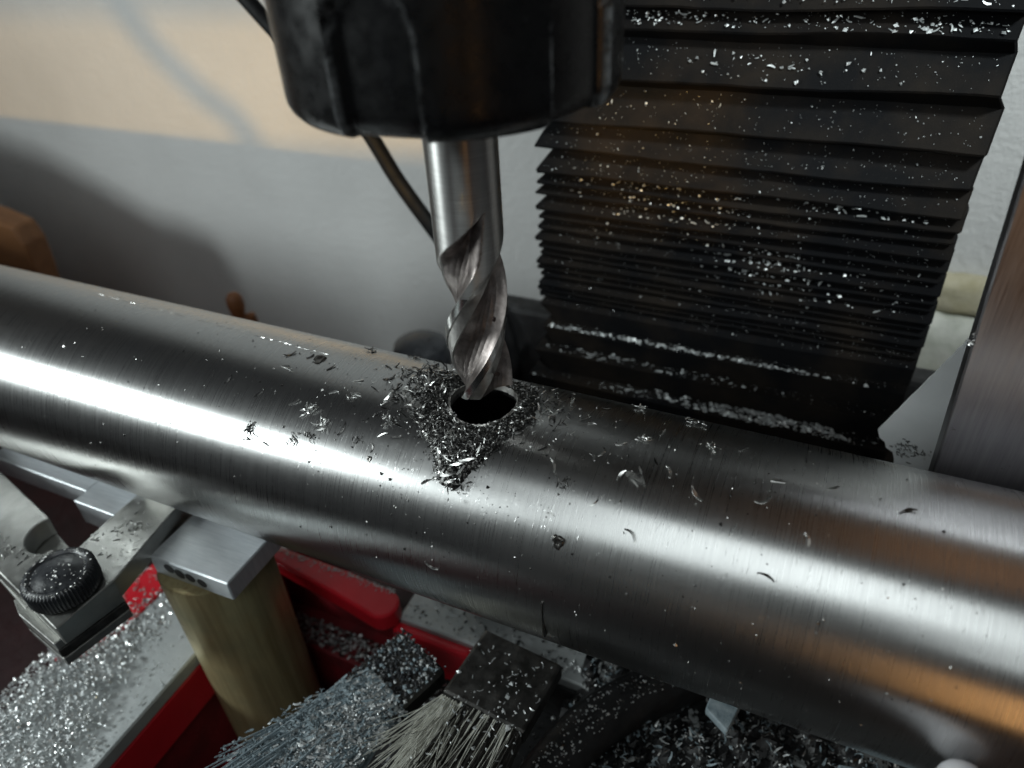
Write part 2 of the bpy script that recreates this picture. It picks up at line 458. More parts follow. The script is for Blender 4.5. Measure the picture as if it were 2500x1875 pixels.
PLEATS = []                                 # (lip y, lip z, valley above y, z) kept for the chips lying on the folds
def build_bellows():
    t = thing('bellows', 'black pleated bellows covering the machine column, strewn with bright chips', 'bellows', (28, 110, -40))
    lips = [118, 105, 93, 82.5, 76.5, 65.0, 53.0, 45.0, 38.8, 34.6, 30.6, 26.6, 23.4, 20.2, 17.2, 14.2, 11.4, 8.8, 6.4, 4.0, 1.7, -0.6, -3.0, -6.0]
    L = [(90.0+0.8*math.sin(i*2.1), z+0.28*math.sin(i*5.3)*min(2.0, 0.5+abs(z)/30)) for i, z in enumerate(lips)]
    L += [(85.5, -12.0), (80.0, -17.5), (72.5, -22.5), (63.5, -27.0), (53, -31.0)]
    V = []
    for i in range(len(L)-1):
        (y0, z0), (y1, z1) = L[i], L[i+1]
        g = math.hypot(y1-y0, z1-z0)
        if i < len(lips)-1:
            V.append((94.6 if g > 9 else 95.6 if g > 5 else 97.0, z0-0.30*g))
        else:
            V.append((y0+1.5, z0-0.62*g-2.2))
    V = [(97, lips[0]+9)]+V
    nx = 26
    def ring(y, z, x0, x1, seed, amp):
        r = random.Random(seed)
        ph = [r.uniform(0, 6.28) for _ in range(3)]
        pts = [(x0+1.0, 132, z), (x0+0.3, 112, z), (x0, y+1.0, z)]
        for k in range(nx):
            u = k/(nx-1); x = x0+0.6+(x1-x0-1.2)*u
            pts.append((x, y+amp*0.5*math.sin(7*u+ph[0]), z+amp*(math.sin(5*u+ph[1])+0.5*math.sin(13*u+ph[2]))+0.10*r.uniform(-1, 1)-0.8*amp*math.sin(math.pi*u)))
        return pts+[(x1, y+1.0, z), (x1-0.3, 112, z), (x1-1.0, 132, z)]
    for i in range(len(L)):
        z = L[i][1]
        xl = -26.5+0.6*math.sin(i*1.7)+(3.0 if z < -7 else 0); xr = 84.3+0.5*math.sin(i*2.3)-(3.0*sstep(-8, -30, z))
        if z > 60: xr -= 1.5*sstep(60, 90, z)
        a = ring(V[i][0], V[i][1], xl+3.0, xr+1.0, i*3, 0.12)
        b = ring(L[i][0], L[i][1], xl, xr, i*3+1, 0.22+0.003*max(0, L[i][1]))
        rows = [a, [tuple(0.5*np.add(p, q)+np.array((0, 0.25, 0.1))) for p, q in zip(a, b)], b]
        b2 = [(p[0], p[1]+0.25, p[2]-0.55) for p in b]
        rows.append(b2)
        if i+1 < len(L):
            xl2 = -26.5+0.6*math.sin((i+1)*1.7)+(3.0 if L[i+1][1] < -7 else 0); xr2 = 84.3+0.5*math.sin((i+1)*2.3)-(3.0*sstep(-8, -30, L[i+1][1]))
            if L[i+1][1] > 60: xr2 -= 1.5*sstep(60, 90, L[i+1][1])
            rows.append([(p[0], p[1]+0.1, p[2]-0.03) for p in ring(V[i+1][0], V[i+1][1], xl2+3.0, xr2+1.0, (i+1)*3, 0.12)])
        v = [p for r_ in rows for p in r_]
        mesh_obj('pleat', v, grid_faces(len(rows), len(a)), M['bellows'], t, smooth=25, fix=False)
        PLEATS.append((L[i], V[i], xl+2, xr-2))
    prism('column', rect(-15, 73, 110, 150), -169, 260, M['black_metal'], t, bevel=1.0)
build_bellows()

def build_machine_base():
    t = thing('machine_base', 'black iron machine foot behind the cutter, half hidden by the tube', 'machine base', (0, 120, -170))
    prism('foot', rect(-52, 96, 100.5, 109.5), -169.5, -16.5, M['black_metal'], t, bevel=2.0, seg=2)
    prism('slide', rect(-24, 80, 20, 100), -169.5, -44, M['black_metal'], t, bevel=1.5, seg=2)
    t = thing('round_knob', 'small round black bumper peeping over the tube left of the cutter', 'knob', (-78, 95, -60))  # round black knob standing on its own stem
    v, f = lathe_data([(4, -169), (4, -52), (9, -50), (11, -46), (11.3, -41), (10, -36.5), (6, -34), (1.5, -33.2)], (-78, 95), 32)
    mesh_obj('knob_body', v, f, M['black_plastic'], t, smooth=40)
    path = smooth_curve([(-205, 100, 150), (-159.8, 100, 110.5), (-135.3, 100, 86.8), (-112.7, 100, 64.0), (-98, 100, 53.4), (-88.4, 100, 38.6), (-80.8, 100, 25.3), (-71, 100, 11.6), (-59.1, 100, -4.1), (-49.5, 99, -14.1), (-43, 98, -24), (-40, 97, -50), (-40, 97, -169)], 8)
    v, f = tube_data(path, 2.6, 12)
    tag(mesh_obj('power_cable', v, f, M['rubber'], loc=(-40, 97, -169), smooth=50), 'thin black cable hanging behind the end mill in front of the wall', 'cable')
build_machine_base()

# ------------------------------------------------------------------ the tube with its milled hole
def surf(x, th, h=0.0):
    """point on the tube: th in degrees, 0 = front, 90 = top; h above the metal"""
    a = math.radians(th)
    return Vector((x, -(R+h)*math.cos(a), (R+h)*math.sin(a)))

def build_tube():
    n, x0, x1 = 192, -520.0, 150.0
    xs = [x0, -300, -150, -60, -20, 20, 60, 110, x1]
    v = []
    for r in (R, R-2.0):
        for x in xs:
            v += [(x, r*math.cos(2*math.pi*k/n), r*math.sin(2*math.pi*k/n)) for k in range(n)]
    m = len(xs); f = grid_faces(m, n, False, True)+grid_faces(m, n, False, True, m*n)
    for e in (0, m-1):
        f += [[e*n+k, e*n+(k+1) % n, (m+e)*n+(k+1) % n, (m+e)*n+k] for k in range(n)]
    tube = mesh_obj('steel_tube', v, f, M['brushed'], loc=(0, 0, 0))
    cv, cf = lathe_data([(6.75, 5), (6.75, 40)], (0, 0), 96)
    cut = mesh_obj('cutter_tmp', cv, cf, M['brushed'], loc=(0, 0, 0))
    md = tube.modifiers.new('hole', 'BOOLEAN'); md.object = cut; md.operation = 'DIFFERENCE'; md.solver = 'EXACT'
    bpy.context.view_layer.update()
    me = bpy.data.meshes.new_from_object(tube.evaluated_get(bpy.context.evaluated_depsgraph_get()))
    tube.modifiers.clear()
    tube.data = me
    bpy.data.objects.remove(cut, do_unlink=True)
    me.polygons.foreach_set('use_smooth', [True]*len(me.polygons))
    me.set_sharp_from_angle(angle=math.radians(25))
    rng = random.Random(77)
    # raised burr round the hole
    bv = []; nb = 120
    def T(a, r, h):
        x, y = r*math.cos(a), r*math.sin(a)
        return Vector((x, y*(R+h)/R, math.sqrt(R*R-y*y)*(R+h)/R))
    jag = [0.16+0.22*max(0, rng.gauss(0.3, 0.6)) for _ in range(nb)]
    for r_, k_ in ((6.72, -1.0), (6.70, 0.9), (6.82, 1.0), (7.05, 0.45), (7.45, -0.06)):
        for k in range(nb): bv.append(tuple(T(2*math.pi*k/nb, r_+0.03*rng.gauss(0, 1), jag[k]*k_ if k_ > 0 else k_ if k_ < -0.5 else -0.05)))
    mesh_obj('burr', bv, grid_faces(5, nb, False, True), M['relief'], tube, smooth=40)
    # one long handling scratch on the upper left
    sv, sf = [], []
    for k in range(90):
        if rng.random() < 0.25: continue
        u0, u1 = k/90, (k+rng.uniform(0.6, 1.0))/90
        w = rng.uniform(0.05, 0.16)*(1.2-abs(2*u0-1)); q = len(sv)
        for u in (u0, u1):
            x = -116+u*76; th = 106-u*9+0.25*math.sin(u*40)
            for dd, hh in ((-w, -0.02), (0, 0.05), (w, -0.02)): sv.append(tuple(surf(x, th+math.degrees(dd/R), hh)))
        sf += [[q, q+1, q+4, q+3], [q+1, q+2, q+5, q+4]]
    mesh_obj('scratch', sv, sf, M['chip_bright'], tube, fix=False)
    tag(tube, 'large brushed stainless steel tube lying across the picture with a freshly milled hole', 'steel tube')
build_tube()

# ------------------------------------------------------------------ chips
def sliver(length, width, thick, curl, twist, rng, n=7):
    """one curled chip, a thin strip with thickness, about the origin in the xy plane (z up), mm"""
    v = []; a = rng.uniform(-0.3, 0.3); p = Vector((0, 0, 0)); z = 0
    up = rng.uniform(0.0, 0.25)
    for i in range(n):
        s_ = i/(n-1)
        w = width*(0.35+0.65*math.sin(math.pi*min(1, 0.15+0.8*s_)))*rng.uniform(0.8, 1.2)
        side = Vector((-math.sin(a), math.cos(a), 0)); tw = twist*s_
        sv = side*math.cos(tw)+Vector((0, 0, 1))*math.sin(tw)
        nv = Vector((0, 0, 1))*math.cos(tw)-side*math.sin(tw)
        for q, hgt in ((-0.5, 0), (0.5, 0), (0.5, 1), (-0.5, 1)):
            v.append(p+sv*w*q+nv*thick*hgt)
        p = p+Vector((math.cos(a), math.sin(a), up*math.sin(s_*3)*rng.uniform(0.2, 1.4)))*(length/(n-1))
        a += curl/(n-1)*rng.uniform(0.6, 1.4)
    c = sum(v, Vector())/len(v)
    zm = min(q.z for q in v)
    v = [(q.x-c.x, q.y-c.y, q.z-zm) for q in v]
    f = grid_faces(n, 4, False, True)+[[0, 1, 2, 3], [4*n-4, 4*n-3, 4*n-2, 4*n-1]]
    return v, f

def nub(size, rng):
    """a small crumb: a squashed irregular octahedron"""
    j = lambda: rng.uniform(0.55, 1.3)*size*0.5
    v = [(j(), 0.2*j(), 0.4*j()), (-j(), 0.3*j(), 0.4*j()), (0.2*j(), j(), 0.35*j()), (0.2*j(), -j(), 0.35*j()), (0.1*j(), 0.1*j(), 0.9*j()), (0, 0, 0)]
    return v, [[0, 2, 4], [2, 1, 4], [1, 3, 4], [3, 0, 4], [2, 0, 5], [1, 2, 5], [3, 1, 5], [0, 3, 5]]

def clump_data(rng, n, spread, size):
    v, f = [], []
    for k in range(n):
        if rng.random() < 0.7:
            sv, sf = sliver(size*rng.uniform(0.5, 1.3), size*rng.uniform(0.12, 0.25), size*0.07, rng.uniform(-1.5, 1.5), rng.uniform(-1.2, 1.2), rng, 5)
        else:
            sv, sf = nub(size*rng.uniform(0.2, 0.4), rng)
        m = Matrix.Translation((rng.gauss(0, spread), rng.gauss(0, spread*0.7), rng.uniform(0, spread*0.5))) @ Matrix.Rotation(rng.uniform(0, 6.28), 4, 'Z') @ Matrix.Rotation(rng.uniform(-0.6, 0.6), 4, 'X')
        f += [[q+len(v) for q in ff] for ff in sf]
        v += [tuple(m @ Vector(p)) for p in sv]
    zm = min(p[2] for p in v)
    return [(p[0], p[1], p[2]-zm) for p in v], f

def chip_mesh(name, v, f, mat):
    me = bpy.data.meshes.new(name)
    me.from_pydata([(p[0]*S, p[1]*S, p[2]*S) for p in v], [], f)
    bm = bmesh.new(); bm.from_mesh(me); bmesh.ops.recalc_face_normals(bm, faces=bm.faces); bm.to_mesh(me); bm.free()
    me.materials.append(mat)
    return me

def on_tube(x, th, spin, h=0.0):
    """frame sitting on the tube surface: z along the normal"""
    a = math.radians(th)
    nz = Vector((0, -math.cos(a), math.sin(a))); nx = Vector((1, 0, 0)); ny = nz.cross(nx)
    m = Matrix(((nx.x, ny.x, nz.x, 0), (nx.y, ny.y, nz.y, 0), (nx.z, ny.z, nz.z, 0), (0, 0, 0, 1)))
    return Matrix.Translation(surf(x, th, h)*S) @ m @ Matrix.Rotation(spin, 4, 'Z')

def build_single_chips():
    rng = random.Random(3)
    sl = {}
    for k in range(8):
        v, f = sliver(rng.uniform(1.6, 3.0), rng.uniform(0.30, 0.58), 0.12, rng.uniform(-1.8, 1.8), rng.uniform(-0.9, 0.9), rng)
        sl[k] = [chip_mesh('steel_sliver', v, f, M['chip_bright']), chip_mesh('steel_sliver', v, f, M['chip_dark'])]
    cl = []
    for k in range(5):
        v, f = clump_data(rng, 14, 0.75, 1.5)
        cl.append([chip_mesh('chip_clump', v, f, M['chip_bright']), chip_mesh('chip_clump', v, f, M['chip_dark'])])
    def put(me, name, x, th, spin, sc, label, cat, group=None, h=0.0):
        o = bpy.data.objects.new(name, me)
        COL.objects.link(o)
        o.matrix_world = on_tube(x, th, spin, h) @ Matrix.Scale(sc*(1.2 if name == 'chip_clump' else 1.0), 4)
        return tag(o, label, cat, group)
    GS = 'loose slivers on the tube'
    singles = []
    def zone(th):
        return 'on the top' if th >= 85 else 'in the upper dark band' if th >= 66 else 'above the bright streak' if th >= 54 else 'in the bright streak'
    ORD = ['nearest']+[w+' nearest' for w in 'second third fourth fifth sixth seventh eighth ninth tenth eleventh twelfth thirteenth fourteenth fifteenth'.split()]
    def name_slivers():
        buckets = {}
        for o, x, th, side, tone in singles: buckets.setdefault((side, zone(th)), []).append((abs(x), o, tone))
        for (side, zn), lst in buckets.items():
            lst.sort(key=lambda e: e[0])
            for i, (_, o, tone) in enumerate(lst):
                o['label'] = '%s sliver %s of the hole, %s, %s to the hole' % (tone, side, zn, ORD[min(i, 14)])
    right = [(11.5, 78.0, 1.5), (17.2, 74.0, 1.7), (19.0, 65.9, 1.4), (20.6, 59.9, 1.6), (25.3, 74.2, 1.8), (29.3, 83.8, 0.4), (35.5, 96.7, 1.1), (31.3, 69.1, 1.3),
             (36.3, 79.1, 2.3), (39.1, 75.9, 1.2), (28.3, 55.2, 0.3), (35.9, 47.1, 2.0), (26.5, 77.4, 0.8), (15.9, 71.7, 0.6), (51.7, 58.9, 1.0), (44.5, 69.3, 2.6), (56.8, 84.1, 0.2),
             (63.0, 63.1, 1.2), (58.2, 46.2, 2.2), (55.3, 74.0, 0.2), (21.2, 46.3, 2.4), (65.4, 87.4, 0.5), (50, 98, 0.5), (76.7, 84.7, 0.7)]
    for i, (x, th, sp_) in enumerate(right):
        dk = i % 5 == 3
        singles.append((put(sl[i % 8][dk], 'steel_sliver', x, th, sp_, rng.uniform(0.75, 1.3), None, 'metal chip', GS), x, th, 'right', 'dark' if dk else 'bright'))
    left = [(-48.1, 90.2, 0.3), (-32.7, 113.3, 1.2), (-27.9, 83.3, 0.3), (-36.1, 87.4, 0.9), (-31.2, 73.4, 0.5), (-48.1, 62.6, 1.0), (-29.8, 56.5, 0.4), (-25.2, 57.0, 0.6),
            (-17.4, 52.5, 1.4), (-21.1, 63.9, 0.2), (-38.7, 63.2, 0.6), (-41.7, 40.9, 2.6), (-45.8, 80.8, 0.1), (-4.1, 44.9, 0.8), (-43, 92, 0.4), (-57.2, 66.1, 0.6), (-22, 90, 0.4), (-20, 101, 0.5),
            (-24.5, 98, 2.7), (-13.5, 107, 0.6), (-15, 85, 1.7), (-17, 80, 1.9), (-12, 92, 0.5), (-19, 95, 0.2)]
    for i, (x, th, sp_) in enumerate(left):
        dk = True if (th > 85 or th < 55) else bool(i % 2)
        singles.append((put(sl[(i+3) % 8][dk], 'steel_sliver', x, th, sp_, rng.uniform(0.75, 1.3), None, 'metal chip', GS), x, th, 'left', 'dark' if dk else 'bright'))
    name_slivers()
    # clumps, each with its own look or neighbour
    C_ = 'chip clump'
    put(cl[0][1], 'chip_clump', -46.6, 45.6, 1.5, 0.95, 'dark upright clump of chips, leftmost in the bright streak of the tube', C_)
    put(cl[1][1], 'chip_clump', -35.9, 46.9, 1.4, 0.75, 'wet dark clump of chips in the bright streak, second from the left', C_)
    put(cl[2][1], 'chip_clump', -31.6, 49.8, 0.3, 0.75, 'flat small clump of chips just right of the wet dark clump in the streak', C_)
    put(cl[3][0], 'chip_clump', -34.4, 61.2, 1.0, 1.05, 'bushy clump of chips with one sliver standing up, above the bright streak', C_)
    put(cl[4][0], 'chip_clump', -29.8, 56.8, 0.0, 1.0, 'wide ragged clump of chips right below the bushy clump', C_)
    put(cl[0][0], 'chip_clump', -26.2, 74.4, 0.4, 0.7, 'bright rounded clump of crumbs in the dark band left of the hole', C_)
    put(cl[2][0], 'chip_clump', -16.0, 66.9, 0.3, 0.8, 'bright clump of crumbs close to the left flank of the swarf heap', C_)
    put(cl[1][1], 'chip_clump', -21.0, 54.9, 0.2, 0.55, 'small black clump with a tail at the upper edge of the bright streak', C_)
    put(cl[3][1], 'chip_clump', -24.0, 121, 0.2, 0.8, 'black bushy clump of chips on the skyline of the tube left of the cutter', C_)
    put(cl[4][1], 'chip_clump', -33.5, 114, 0.0, 0.7, 'spidery dark clump of chips near the skyline, further left', C_)
    put(cl[1][0], 'chip_clump', 40.1, 115.1, 0.0, 0.95, 'spidery bright clump of chips at the back edge right of the cutter', C_)
    put(cl[2][0], 'chip_clump', 45.1, 94.2, 0.0, 0.7, 'low clump of chips in front of the spidery clump at the back edge', C_)
    put(cl[3][0], 'chip_clump', 32.8, 89.4, 0.5, 0.7, 'tripod shaped clump of slivers on the dark top right of the hole', C_)
    put(cl[0][1], 'chip_clump', 22.2, 60.4, 1.4, 0.55, 'small dark clump of chips beside a chain of slivers right of the heap', C_)
    put(cl[4][0], 'chip_clump', 29.0, 119.0, 0.0, 0.75, 'clump of chips sticking up at the back edge close to the hole', C_)
    # the folded arrow-like chip, the crater-like droplet, the dangling thread and the drip
    v, f = [], []
    for (p0, p1, w, lift) in (((-1.6, 0.6), (1.6, -0.4), 1.05, 0.35), ((-1.7, 0.3), (1.0, -1.5), 0.32, 0.1), ((0.2, 2.3), (2.0, -0.9), 0.34, 0.5)):
        a, b = Vector((*p0, 0.05)), Vector((*p1, lift)); dd = (b-a).normalized(); s_ = Vector((-dd.y, dd.x, 0))*w*0.5
        q = len(v)
        for p, g in ((a, 0.55), (a.lerp(b, 0.5)+Vector((0, 0, 0.25)), 1.0), (b, 0.9)):
            for e, hh in ((-1, 0), (1, 0), (1, 0.12), (-1, 0.12)): v.append(tuple(p+s_*e*g+Vector((0, 0, hh))))
        f += grid_faces(3, 4, False, True, q)+[[q, q+1, q+2, q+3], [q+8, q+9, q+10, q+11]]
    put(chip_mesh('folded_chip', v, f, M['chip_bright']), 'folded_chip', 33.7, 69.5, 0.0, 1.0, 'bright folded arrow shaped chip, the largest single chip right of the hole', 'metal chip')
    def ringdrop(rx, ry, hgt):
        n_, v, prof_ = 20, [], [(1.25, 0), (1.1, 0.55), (0.85, 1.0), (0.55, 0.65), (0.2, 0.35)]
        for r_, hh in prof_:
            for k in range(n_):
                a = 2*math.pi*k/n_; j = 1+0.15*math.sin(3*a+1)+0.08*math.sin(7*a)
                v.append((rx*r_*j*math.cos(a), ry*r_*j*math.sin(a), hgt*hh*(0.7+0.5*math.sin(a+0.6))))
        return v, grid_faces(5, n_, False, True)+[[4*n_+k for k in range(n_)]]
    v, f = ringdrop(0.9, 1.05, 0.45)
    me = chip_mesh('oil_drop', v, f, M['oil']); me.polygons.foreach_set('use_smooth', [True]*len(me.polygons))
    put(me, 'oil_drop', 23.7, 36.5, 0.3, 1.0, 'crater shaped wet drop below the bright streak, right of the swarf heap', 'oil drop')
    put(me, 'oil_drop', -40.5, 91.5, 0.6, 1.25, 'flat greasy drop on the dark upper left of the tube beside a curled sliver', 'oil drop')
    put(me, 'oil_drop', -17.2, 47.5, 0.6, 0.5, 'tiny round drop in the bright streak left of the swarf heap', 'oil drop')
    v, f = sliver(3.4, 0.28, 0.14, 1.7, 0.4, rng, 9)
    put(chip_mesh('curled_thread', v, f, M['chip_bright']), 'curled_thread', -0.8, 6.7, -1.2, 1.0, 'thin curled metal thread low on the front of the tube below the heap', 'metal chip')
    path = [surf(22.3, 8-3.2*k, 0.14) for k in range(8)]
    path += [path[-1]+Vector((0, 0.0, -0.5)), path[-1]+Vector((0, 0, -1.4))]
    v, f = tube_data(path, [0.22, 0.16, 0.14, 0.14, 0.16, 0.25, 0.40, 0.55, 0.45, 0.1], 8)
    tag(mesh_obj('oil_drip', v, f, M['oil'], loc=tuple(path[7]), smooth=60), 'thin oil drip running down to the lower edge of the tube', 'oil drip')
build_single_chips()

def in_poly(p, poly):
    x, y = p; c = False; j = len(poly)-1
    for i in range(len(poly)):
        xi, yi = poly[i]; xj, yj = poly[j]
        if (yi > y) != (yj > y) and x < (xj-xi)*(y-yi)/(yj-yi)+xi: c = not c
        j = i
    return c

class Bits:
    """a mass of small chips collected into one mesh"""
    def __init__(s, mats): s.v, s.f, s.mi, s.mats = [], [], [], mats
    def add(s, v, f, m, mat):
        o = len(s.v); s.v += [tuple(m @ Vector(p)) for p in v]
        s.f += [[q+o for q in ff] for ff in f]; s.mi += [mat]*len(f)
    def done(s, name, loc, label, cat, parent=None):
        o = mesh_obj(name, s.v, s.f, None, parent, loc if parent is None else None, fix=False, mats=s.mats, mi=s.mi)
        if parent is None: tag(o, label, cat, kind='stuff')
        else: o['kind'] = 'stuff'
        return o

def frame_mm(x, th, spin, h):
    m = on_tube(x, th, spin, h); m.translation = m.translation/S
    return m

def build_swarf_on_tube():
    rng = random.Random(11)
    b = Bits([M['chip_dark'], M['chip_bright'], M['stain'], M['packed']])
    heap = [(-10.5, 70.0), (-6.8, 62.5), (-2.9, 52.5), (-0.6, 46.0), (2.4, 45.5), (3.6, 51.6), (6.6, 62.7), (9.3, 75.0), (11.5, 86.0), (10.2, 100), (7.0, 112), (-5.0, 116), (-11, 104), (-12.5, 88)]
    def hole(x, th): return math.hypot(x, R*math.cos(math.radians(th))) < 6.95
    def height(x, th):
        """gentle mound: thick in the middle of the tongue, thin by the rim of the hole"""
        d = math.hypot(x, R*math.cos(math.radians(th)))
        t_ = sstep(6.9, 10.5, d)
        if th < 75:
            w = max(0.6, 6.5*(th-44)/30); return 2.1*t_*max(0, 1-(abs(x-1.2*(1-(th-45)/40))/(w+2.5))**2)
        return 0.7*t_
    n = 0
    # oily base of packed fines under the loose chips
    nx_, nt_ = 60, 70; q0 = len(b.v); base = []
    for i in range(nx_):
        for j in range(nt_):
            x, th = -13+25*i/(nx_-1), 45+72*j/(nt_-1)
            ok = in_poly((x, th), heap) and not hole(x, th)
            hh = 0.62*height(x, th)*rng.uniform(0.6, 1.15)+(0.06 if th < 84 else -0.02+0.12*math.sin(x*1.3+th*0.5)) if ok else -0.15
            base.append(tuple(surf(x, th, hh)))
    b.v += base; gf = [fc for fc in grid_faces(nx_, nt_, off=q0) if all(not hole(-13+25*((c-q0)//nt_)/(nx_-1), 45+72*((c-q0) % nt_)/(nt_-1)) for c in fc)]
    b.f += gf; b.mi += [3]*len(gf)
    while n < 3800:
        x, th = rng.uniform(-13, 12), rng.uniform(45, 117)
        if not in_poly((x, th), heap) or hole(x, th): continue
        if th > 82 and rng.random() < 0.62: continue
        n += 1
        h = height(x, th)*rng.uniform(0.0, 1.0)
        if rng.random() < 0.35: x, th = x+rng.gauss(0, 0.9), th+rng.gauss(0, 2.2)
        if hole(x, th): continue
        q = rng.random()
        edge = th < 66 and x < -1.5
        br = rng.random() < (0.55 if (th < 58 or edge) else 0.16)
        if q < 0.5: v, f = nub(rng.uniform(0.22, 0.65), rng)
        else: v, f = sliver(rng.uniform(0.6, 2.1), rng.uniform(0.15, 0.42), 0.07, rng.uniform(-1.8, 1.8), rng.uniform(-1.4, 1.4), rng, 4)
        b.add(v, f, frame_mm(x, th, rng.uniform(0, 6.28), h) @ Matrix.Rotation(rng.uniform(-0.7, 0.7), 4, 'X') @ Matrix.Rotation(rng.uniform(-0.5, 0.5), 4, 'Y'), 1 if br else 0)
    # longer shavings piled left of the hole and behind it
    for k in range(230):
        x, th = rng.gauss(-13.5, 3.6), rng.gauss(90, 12)
        if hole(x, th) or th > 118: continue
        v, f = sliver(rng.uniform(1.2, 3.2), rng.uniform(0.2, 0.5), 0.08, rng.uniform(-1.6, 1.6), rng.uniform(-1.2, 1.2), rng, 5)
        b.add(v, f, frame_mm(x, th, rng.choice((0.5, 0.7, 1.9, 2.6))+rng.uniform(-0.5, 0.5), rng.uniform(0, 0.7)) @ Matrix.Rotation(rng.uniform(-0.8, 0.8), 4, 'Y'), 1 if rng.random() < 0.33 else 0)
    for k in range(90):
        x, th = rng.gauss(12, 4.5), rng.gauss(96, 10)
        if hole(x, th) or th > 119: continue
        v, f = sliver(rng.uniform(0.8, 2.2), rng.uniform(0.15, 0.4), 0.08, rng.uniform(-1.6, 1.6), rng.uniform(-1.2, 1.2), rng, 5)
        b.add(v, f, frame_mm(x, th, rng.uniform(0, 6.28), rng.uniform(0, 0.5)) @ Matrix.Rotation(rng.uniform(-0.8, 0.8), 4, 'Y'), 1 if rng.random() < 0.3 else 0)
    # long splinters on the tongue
    for (x, th, sp_, ln) in ((2.2, 55, 0.5, 3.4), (3.4, 57.5, 0.25, 3.0), (1.0, 50, 0.35, 3.0), (-1.5, 53, 1.9, 2.6), (-2.6, 57, 1.8, 2.4), (0.2, 48, 1.6, 2.2), (3.0, 53, 0.9, 2.2), (-0.6, 50, 1.3, 2.6), (1.6, 47.5, 0.2, 2.0)):
        v, f = sliver(ln, 0.5, 0.14, rng.uniform(-0.4, 0.4), rng.uniform(-0.5, 0.5), rng, 6)
        b.add(v, f, frame_mm(x, th, sp_, height(x, th)+0.2) @ Matrix.Rotation(rng.uniform(-0.3, 0.3), 4, 'Y'), 1)
    b.done('swarf_heap', (0, -18, 20), 'tongue of dark and bright steel swarf around the hole, running down the front', 'swarf')
    d = Bits([M['chip_dark'], M['chip_bright']])
    for k in range(1500):
        if k < 700: x, th = rng.gauss(0, 22), rng.gauss(72, 22)
        else: x, th = rng.uniform(-120, 90), rng.uniform(-5, 112)
        if hole(x, th) or abs(th) > 118 or not -120 < x < 95: continue
        v, f = nub(min(0.75, 0.10+rng.expovariate(7)), rng)
        d.add(v, f, frame_mm(x, th, rng.uniform(0, 6.28), 0.0), 1 if rng.random() < 0.6 else 0)
    d.done('metal_dust', (0, 0, R), 'fine sparkling metal crumbs scattered over the whole tube', 'metal dust')
build_swarf_on_tube()

def build_bellows_chips():
    rng = random.Random(5)
    b = Bits([M['chip_alu'], M['chip_grey']])
    def put(x, i, u, size):
        (ly, lz), (vy, vz), x0, x1 = PLEATS[i]
        if not x0 < x < x1: return
        p = Vector((x, vy+(ly-vy)*u, vz+(lz-vz)*u+0.25))
        nrm = Vector((0, -(vz-lz), (vy-ly))).normalized()
        if nrm.z < 0: nrm = -nrm
        q = nrm.to_track_quat('Z', 'Y').to_matrix().to_4x4()
        v, f = nub(size, rng) if rng.random() < 0.75 else sliver(size*1.6, size*0.4, size*0.12, rng.uniform(-1, 1), rng.uniform(-1, 1), rng, 4)
        b.add(v, f, Matrix.Translation(p+nrm*0.1) @ q @ Matrix.Rotation(rng.uniform(0, 6.28), 4, 'Z'), 0 if rng.random() < 0.6 else 1)
    n = len(PLEATS)
    for k in range(3600):
        put(rng.uniform(-24, 83), rng.randrange(1, n), rng.uniform(0.05, 0.95), rng.uniform(0.10, 0.24))
    for k in range(2300):
        i = rng.randrange(1, n)
        put(rng.uniform(-24, 83), i, rng.uniform(0.1, 0.95), min(1.3, 0.10+rng.expovariate(6.5)))
    def cluster(xc, sx, i0, i1, cnt, smin, smax, ulo=0.3, uhi=0.95):
        for k in range(cnt): put(rng.gauss(xc, sx), rng.randint(i0, i1), rng.uniform(ulo, uhi), smin+(smax-smin)*rng.random()**2)
    cluster(42, 9, 13, 16, 190, 0.4, 1.5)          # the frosted patch
    cluster(50, 14, 14, 18, 110, 0.4, 1.3)
    cluster(20, 24, 24, 24, 260, 0.4, 1.8, 0.62, 0.98)   # along the first low fold
    cluster(12, 20, 25, 25, 90, 0.4, 1.5, 0.1, 0.98); cluster(50, 13, 26, 26, 420, 0.5, 2.2, 0.02, 0.98); cluster(8, 12, 26, 26, 40, 0.4, 1.6)
    cluster(57, 10, 27, 27, 170, 0.5, 2.2, 0.02, 0.98); cluster(44, 16, 28, 28, 420, 0.5, 2.3, 0.02, 0.98); cluster(12, 9, 28, 28, 50, 0.4, 1.6)
    cluster(12, 14, 4, 4, 70, 0.4, 1.2); cluster(63, 13, 4, 4, 80, 0.4, 1.4); cluster(50, 18, 3, 3, 90, 0.4, 1.5)
    cluster(40, 15, 5, 5, 40, 0.4, 1.4); cluster(62, 9, 9, 9, 30, 0.5, 1.7)
    cluster(5, 10, 9, 11, 60, 0.4, 1.3); cluster(20, 12, 9, 11, 60, 0.4, 1.2)
    b.done('bellows_chips', (28, 90, 0), 'pale aluminium chips caught on the folds of the black bellows', 'metal chips')
build_bellows_chips()

